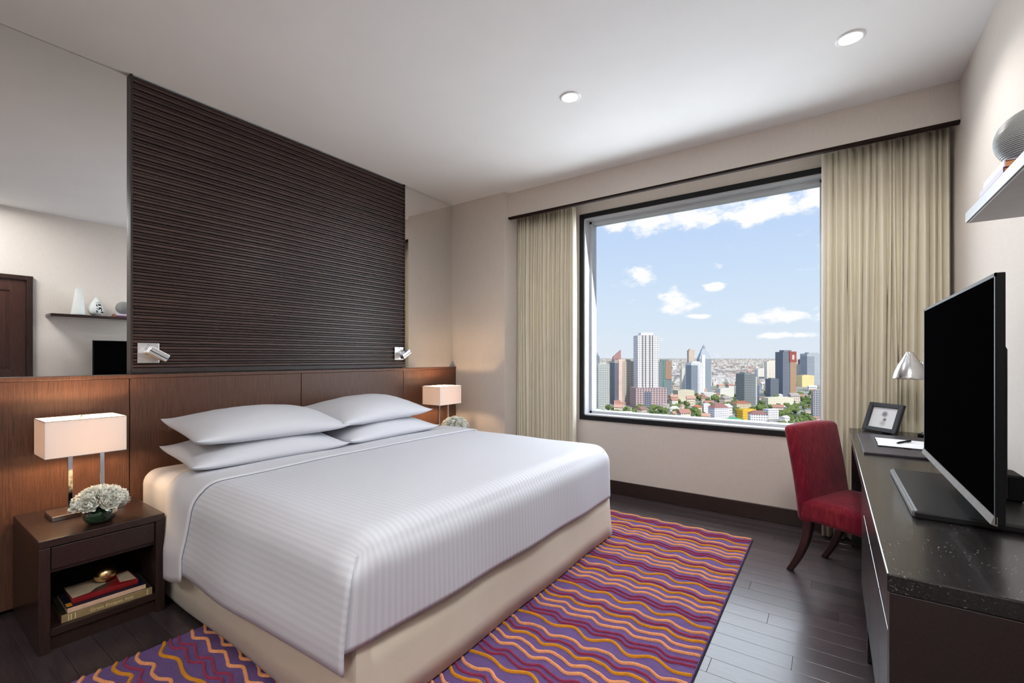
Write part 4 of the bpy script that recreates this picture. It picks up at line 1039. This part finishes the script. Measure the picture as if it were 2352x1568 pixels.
def gem(r, w, d, h, zc):
    t = bmesh.new(); bot = [t.verts.new(p) for p in ((-w / 2, -d / 2, h), (w / 2, -d / 2, h), (w / 2, d / 2, h), (-w / 2, d / 2, h))]
    k = .16; hh = w * .95; tp = [t.verts.new((a * w, b_ * d, h + hh)) for a, b_ in ((-k, -k), (k, -k), (k, k), (-k, k))]
    for i in range(4): t.faces.new((bot[i], bot[(i + 1) % 4], tp[(i + 1) % 4], tp[i]))
    t.faces.new(tp); bmesh.ops.recalc_face_normals(t, faces=t.faces)
    part('pointed_crown', t, facade(C(196, 202, 208), C(104, 122, 146), 3.4, 3, .4, .3), r, local=True)
    part('lantern', lathe([(w * .13, h + hh), (w * .15, h + hh + 3), (w * .1, h + hh + 7), (0, h + hh + 10)], 0, 0, 10), plain('lantern_grey', C(150, 158, 166), .4, nscale=.3), r, local=True)
    part('white_fin', box(-w * .30, -w * .02, -d / 2 - 1.5, -d / 2 + 1, 0, h + hh * .35), plain('white_fin', C(238, 238, 236), .8, nscale=.1), r, local=True)
tower('pointed_tower', 1606, 1634, 824, 900, C(172, 180, 188), C(126, 138, 152), 'blue glass tower with a pointed crown behind the stepped tower', -6, .8, crown=gem, zf=.3, uf=.2)
tower('scaffolded_tower', 1582, 1594, 804, 880, C(216, 198, 180), C(176, 154, 138), 'brown unfinished tower peeping out behind the stepped tower', 0, 1)
tower('pale_slab', 1564, 1579, 847, 894, C(232, 226, 210), C(180, 178, 172), 'pale slab block left of the stepped tower', 10, .6)
def dark_side(r, w, d, h, zc):
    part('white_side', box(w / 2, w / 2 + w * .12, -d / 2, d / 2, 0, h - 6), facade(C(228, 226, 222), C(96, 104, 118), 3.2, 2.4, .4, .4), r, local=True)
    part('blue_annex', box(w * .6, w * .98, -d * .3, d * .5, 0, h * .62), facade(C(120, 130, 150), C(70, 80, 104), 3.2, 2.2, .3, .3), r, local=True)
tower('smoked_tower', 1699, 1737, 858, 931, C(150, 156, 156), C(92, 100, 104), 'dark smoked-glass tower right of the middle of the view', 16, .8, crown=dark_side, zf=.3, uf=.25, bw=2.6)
def sign(r, w, d, h, zc):
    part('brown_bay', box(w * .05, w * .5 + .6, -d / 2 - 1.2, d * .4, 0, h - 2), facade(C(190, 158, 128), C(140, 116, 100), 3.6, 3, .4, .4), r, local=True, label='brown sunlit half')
    part('red_head', box(-w * .02, w * .5 + .8, -d / 2 - 1.6, d * .4, h - 24, h + 1), plain('red_panel', C(158, 84, 76), .6, nscale=.1), r, local=True)
    part('pale_sign', box(w * .17, w * .34, -d / 2 - 2.2, -d / 2 - 1.5, h - 18, h - 7), plain('pale_sign', C(226, 200, 190), .6), r, local=True)
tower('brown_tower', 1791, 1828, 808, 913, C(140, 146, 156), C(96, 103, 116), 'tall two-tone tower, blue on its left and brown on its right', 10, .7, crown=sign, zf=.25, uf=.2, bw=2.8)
tower('navy_block', 1765, 1789, 870, 917, C(132, 137, 146), C(94, 100, 112), 'low navy block in front of the two-tone tower', 10, .8, zf=.25, uf=.2)
tower('cream_tower', 1762, 1790, 830, 880, C(240, 232, 214), C(190, 186, 180), 'cream tower behind the navy block', -10, .7, ribs=4)
tower('cream_block', 1740, 1762, 847, 876, C(238, 232, 222), C(196, 192, 186), 'cream block left of the cream tower', 0, .7)
def twinr(r, w, d, h, zc): part('dark_wing', box(-w / 2 - 1, -w * .05, -d / 2 - 1.5, d * .4, 0, h - 9), facade(C(168, 174, 182), C(126, 134, 146), 3.4, 2.6, .3, .25), r, local=True)
tower('grey_twin_tower', 1852, 1888, 812, 884, C(196, 200, 204), C(128, 138, 150), 'grey paired tower at the right edge of the window view', 0, .7, crown=twinr)
tower('maroon_tower', 1838, 1847, 826, 866, C(140, 110, 116), C(96, 80, 90), 'slim maroon tower beside the grey paired tower', 0, 1)
tower('ivory_tower', 1829, 1842, 838, 882, C(242, 236, 224), C(200, 196, 188), 'ivory block right of the two-tone tower', 0, .8)
tower('amber_block', 1841, 1869, 862, 888, C(238, 214, 158), C(228, 202, 146), 'low amber-yellow block near the right edge of the view', 0, .7)
tower('grey_block', 1869, 1893, 898, 962, C(176, 172, 170), C(110, 116, 130), 'tall grey block low at the right edge of the window', -20, .9, zf=.3)
# --- low and middle blocks
def hip(c, over=1.0, hh=5):
    def f_(r, w, d, h, zc):
        t = bmesh.new(); o_ = over
        b0 = [t.verts.new(p) for p in ((-w / 2 - o_, -d / 2 - o_, h), (w / 2 + o_, -d / 2 - o_, h), (w / 2 + o_, d / 2 + o_, h), (-w / 2 - o_, d / 2 + o_, h))]
        a, b_ = t.verts.new((-w * .22, 0, h + hh)), t.verts.new((w * .22, 0, h + hh))
        t.faces.new((b0[0], b0[1], b_, a)); t.faces.new((b0[1], b0[2], b_)); t.faces.new((b0[2], b0[3], a, b_)); t.faces.new((b0[3], b0[0], a)); t.faces.new(b0[::-1])
        bmesh.ops.recalc_face_normals(t, faces=t.faces); part('hip_roof', t, plain('roof_tiles', c, .8, nscale=.3), r, local=True)
    return f_
RED = C(158, 112, 104)
tower('hotel_block', 1633, 1675, 936, 964, C(240, 238, 242), C(170, 170, 184), 'white apartment block with a dull red roof, lower middle of the view', 14, .6, crown=hip(RED, .8, 7), bands=C(246, 244, 246))
tower('yellow_block', 1699, 1738, 940, 964, C(236, 196, 74), C(206, 160, 60), 'bright yellow apartment block low in the view', 12, .6, bands=C(244, 208, 96))
tower('white_block', 1725, 1766, 951, 973, C(244, 242, 238), C(150, 150, 160), 'white block with red roof in front of the yellow block', -14, .7, crown=hip(RED, .8, 5))
tower('white_block', 1760, 1789, 940, 961, C(242, 240, 236), C(160, 160, 168), 'white flat-roofed block right of the yellow block', 8, .7)
tower('long_block', 1760, 1823, 913, 933, C(246, 238, 212), C(190, 184, 168), 'long cream block below the two-tone tower', 4, .4, bands=C(250, 244, 224))
tower('pale_block', 1651, 1686, 892, 911, C(244, 240, 226), C(190, 188, 180), 'pale block below the middle of the horizon', 5, .6)
tower('beige_block', 1552, 1595, 896, 921, C(232, 222, 198), C(180, 174, 160), 'beige low block left of the stepped tower foot', 8, .6)
tower('white_low_block', 1616, 1644, 902, 917, C(240, 238, 232), C(170, 170, 170), 'small white block right of the stepped tower foot', 0, .6)
tower('beige_house_row', 1686, 1726, 926, 946, C(230, 214, 184), C(150, 140, 128), 'beige row of flats behind the yellow block', 10, .5, crown=hip(C(176, 110, 84), .8, 4))
tower('white_slim_block', 1616, 1631, 927, 948, C(242, 240, 238), C(190, 190, 196), 'slim white block left of the red-roofed white block', 0, .8)
tower('white_low_block', 1364, 1394, 940, 952, C(244, 242, 240), C(180, 180, 184), 'low white block in the lower left corner of the window', 10, .6)
tower('cottage', 1594, 1613, 935, 948, C(226, 208, 178), C(150, 140, 128), 'beige house with terracotta roof among the trees', 10, .7, crown=hip(C(190, 120, 88), .8, 4))
tower('cottage', 1540, 1562, 938, 948, C(240, 236, 228), C(170, 168, 164), 'white house with a pale roof among the trees', -10, .7, crown=hip(C(226, 224, 220), .8, 4))
# green-roofed hall
zc = zc_of(973); hc = at(1689, zc, GZ); gr = rootc('sports_hall', hc, 'low hall with a bright green curved roof at the bottom of the view', 'building', R(45))
w = 46 / FPX * zc * .9
part('hall_wall', box(-w / 2, w / 2, -w * .3, w * .3, 0, 4), plain('hall_wall', C(210, 208, 200), .9, nscale=.2), gr, local=True)
part('green_roof', prism([(-w / 2 - 1, 4)] + [(-w / 2 - 1 + (w + 2) * i / 12, 4 + 5 * math.sin(math.pi * i / 12)) for i in range(1, 12)] + [(w / 2 + 1, 4)], 'y', -w * .32, w * .32), plain('green_sheet', C(110, 186, 128), .5, nscale=.2), gr, local=True)

FOOT.append((hc.x, hc.y, w * .8))
# --- scattered houses, low blocks and trees
rnd = random.Random(21)
def free(p, rad, keep=True):
    for (x_, y_, q_) in FOOT:
        if (p.x - x_) ** 2 + (p.y - y_) ** 2 < (rad + q_) ** 2: return False
    if keep: FOOT.append((p.x, p.y, rad))
    return True
HC = [C(240, 236, 228), C(232, 216, 196), C(222, 206, 190), C(246, 242, 238), C(214, 196, 176), C(236, 222, 206)]
RC_ = [C(186, 136, 118), C(206, 162, 140), C(176, 166, 158), C(224, 220, 214), C(160, 122, 112)]
HL = ['small cream house with a clay roof, among the low city houses', 'small sand house with a salmon roof, among the low city houses', 'small tan house with a grey roof, among the low city houses', 'small white house with a pale roof, among the low city houses', 'small brown house with a rust roof, among the low city houses', 'small peach house with a clay roof, among the low city houses']
house_me = []
for i in range(6):
    t = box(-.5, .5, -.4, .4, 0, 1); hm_ = mesh_from(t, 'house_walls'); setmat(hm_, facade(HC[i % 6], C(150, 148, 150), .34, .22, .5, .45))
    t = prism([(-.48, 1), (.48, 1), (0, 1.42)], 'x', -.56, .56); rm_ = mesh_from(t, 'house_roof'); setmat(rm_, plain('tile_roof', RC_[i % 5], .85, nscale=2)); house_me.append((hm_, rm_))
used = []
nh = 0
while nh < 170:
    yb = 838 + 138 * rnd.random() ** 1.3; px = rnd.uniform(1330, 1920); zc = zc_of(yb)
    if yb > 955 and (1622 < px < 1680 or 1688 < px < 1775): continue
    wpx = rnd.uniform(9, 17) * (.45 + (yb - 838) / 138); w = wpx / FPX * zc
    k = rnd.randrange(6)
    if not free(at(px, zc, GZ), w * .72): continue
    lab = HL[k]
    r = rootc('house', at(px, zc, GZ), lab, 'house', R(35 + rnd.uniform(-40, 40)), 'city houses of kind: ' + lab.split(',')[0][6:])
    h = w * rnd.uniform(.45, .95)
    for nm, me in (('walls', house_me[k][0]), ('roof', house_me[k][1])):
        o = bpy.data.objects.new(nm, me); COL.objects.link(o); o.parent = r; o.scale = (w, w, h)
    nh += 1
# distant carpet of low buildings, too many to tell apart
t = bmesh.new()
for i in range(5200):
    yb = 826.5 + 60 * rnd.random() ** 2.0; px = rnd.uniform(1250, 2000); zc = zc_of(yb)
    w = rnd.uniform(14, 42) * (1 + zc / 9000); h = rnd.uniform(6, 22) * (1 + zc / 14000); p = at(px, zc, GZ)
    if not free(p, w * .75, False): continue
    ca, sa = math.cos(rnd.uniform(0, 1.5)), math.sin(rnd.uniform(0, 1.5)); d = w * rnd.uniform(.5, 1)
    vs = [t.verts.new((p.x + a * w / 2, p.y + b_ * d / 2, GZ + zz)) for zz in (0, h) for a, b_ in ((-1, -1), (1, -1), (1, 1), (-1, 1))]
    for q in range(4): t.faces.new((vs[q], vs[(q + 1) % 4], vs[4 + (q + 1) % 4], vs[4 + q]))
    t.faces.new(vs[4:])
dm = M('distant_rooftops'); dm.set(Roughness=.9, Specular_IOR_Level=.1)
dm.col(dm.ramp(dm.noise(dm.coord((.02, .02, .02)), 1, 3), [(.28, C(186, 158, 146)), (.40, C(150, 146, 140)), (.48, C(206, 198, 190)), (.58, C(226, 222, 218)), (.66, C(132, 138, 122)), (.75, C(190, 166, 152))]))
single('distant_city', t, dm.m, tuple(at(1600, 4000, GZ)), 'hazy carpet of distant low buildings below the horizon', 'city', kind='stuff')
# trees
lm = M('tree_leaves'); lm.set(Roughness=.9, Specular_IOR_Level=.1)
oi = lm.n('ShaderNodeObjectInfo'); f = lm.noise(lm.coord((1, 1, 1)), 4, 4)
lm.col(lm.mix(lm.math('ADD', lm.math('MULTIPLY', f, .6), lm.math('MULTIPLY', oi.outputs['Random'], .45)), C(58, 82, 44), C(132, 146, 88))); MAT['leaves'] = lm.m
tree_me = []
for s in range(4):
    b_ = bmesh.new(); rr = random.Random(s + 50)
    for q in range(9):
        t = bmesh.new(); bmesh.ops.create_icosphere(t, subdivisions=2, radius=rr.uniform(.24, .42))
        off = Vector((rr.uniform(-.45, .45), rr.uniform(-.45, .45), rr.uniform(.5, 1.05)))
        for v_ in t.verts: v_.co = v_.co * (1 + .35 * mnoise.noise(v_.co * 7 + Vector((q, s, 0)))) + off
        merge(b_, t)
    me = mesh_from(b_, 'crown', False); setmat(me, MAT['leaves'])
    tr_ = tube([(0, 0, 0), (.01, 0, .3), (0, .01, .7)], [.05, .04, .02], 6); tm_ = mesh_from(tr_, 'trunk'); setmat(tm_, plain('bark', C(90, 74, 60), .9, nscale=6)); tree_me.append((me, tm_))
nt_ = 0; tries = 0
while nt_ < 290:
    yb = 905 + 78 * rnd.random() ** .75; px = rnd.uniform(1335, 1910); zc = zc_of(yb)
    if yb > 955 and (1622 < px < 1680 or 1660 < px < 1795) and rnd.random() < .85: continue
    if rnd.random() > .5 + .5 * mnoise.noise(Vector((px * .02, yb * .05, 2))) * 2 + .15: continue
    s = rnd.uniform(9, 20) / FPX * zc * .62
    tries += 1
    if tries > 9000: break
    if not free(at(px, zc), s * .8): continue
    r = rootc('tree', at(px, zc, GZ), 'leafy green tree between the low buildings of the city', 'tree', rnd.uniform(0, 6.28), 'trees among the city houses')
    k = rnd.randrange(4)
    for nm, me in (('crown', tree_me[k][0]), ('trunk', tree_me[k][1])):
        o = bpy.data.objects.new(nm, me); COL.objects.link(o); o.parent = r; o.scale = (s, s, s)
    nt_ += 1
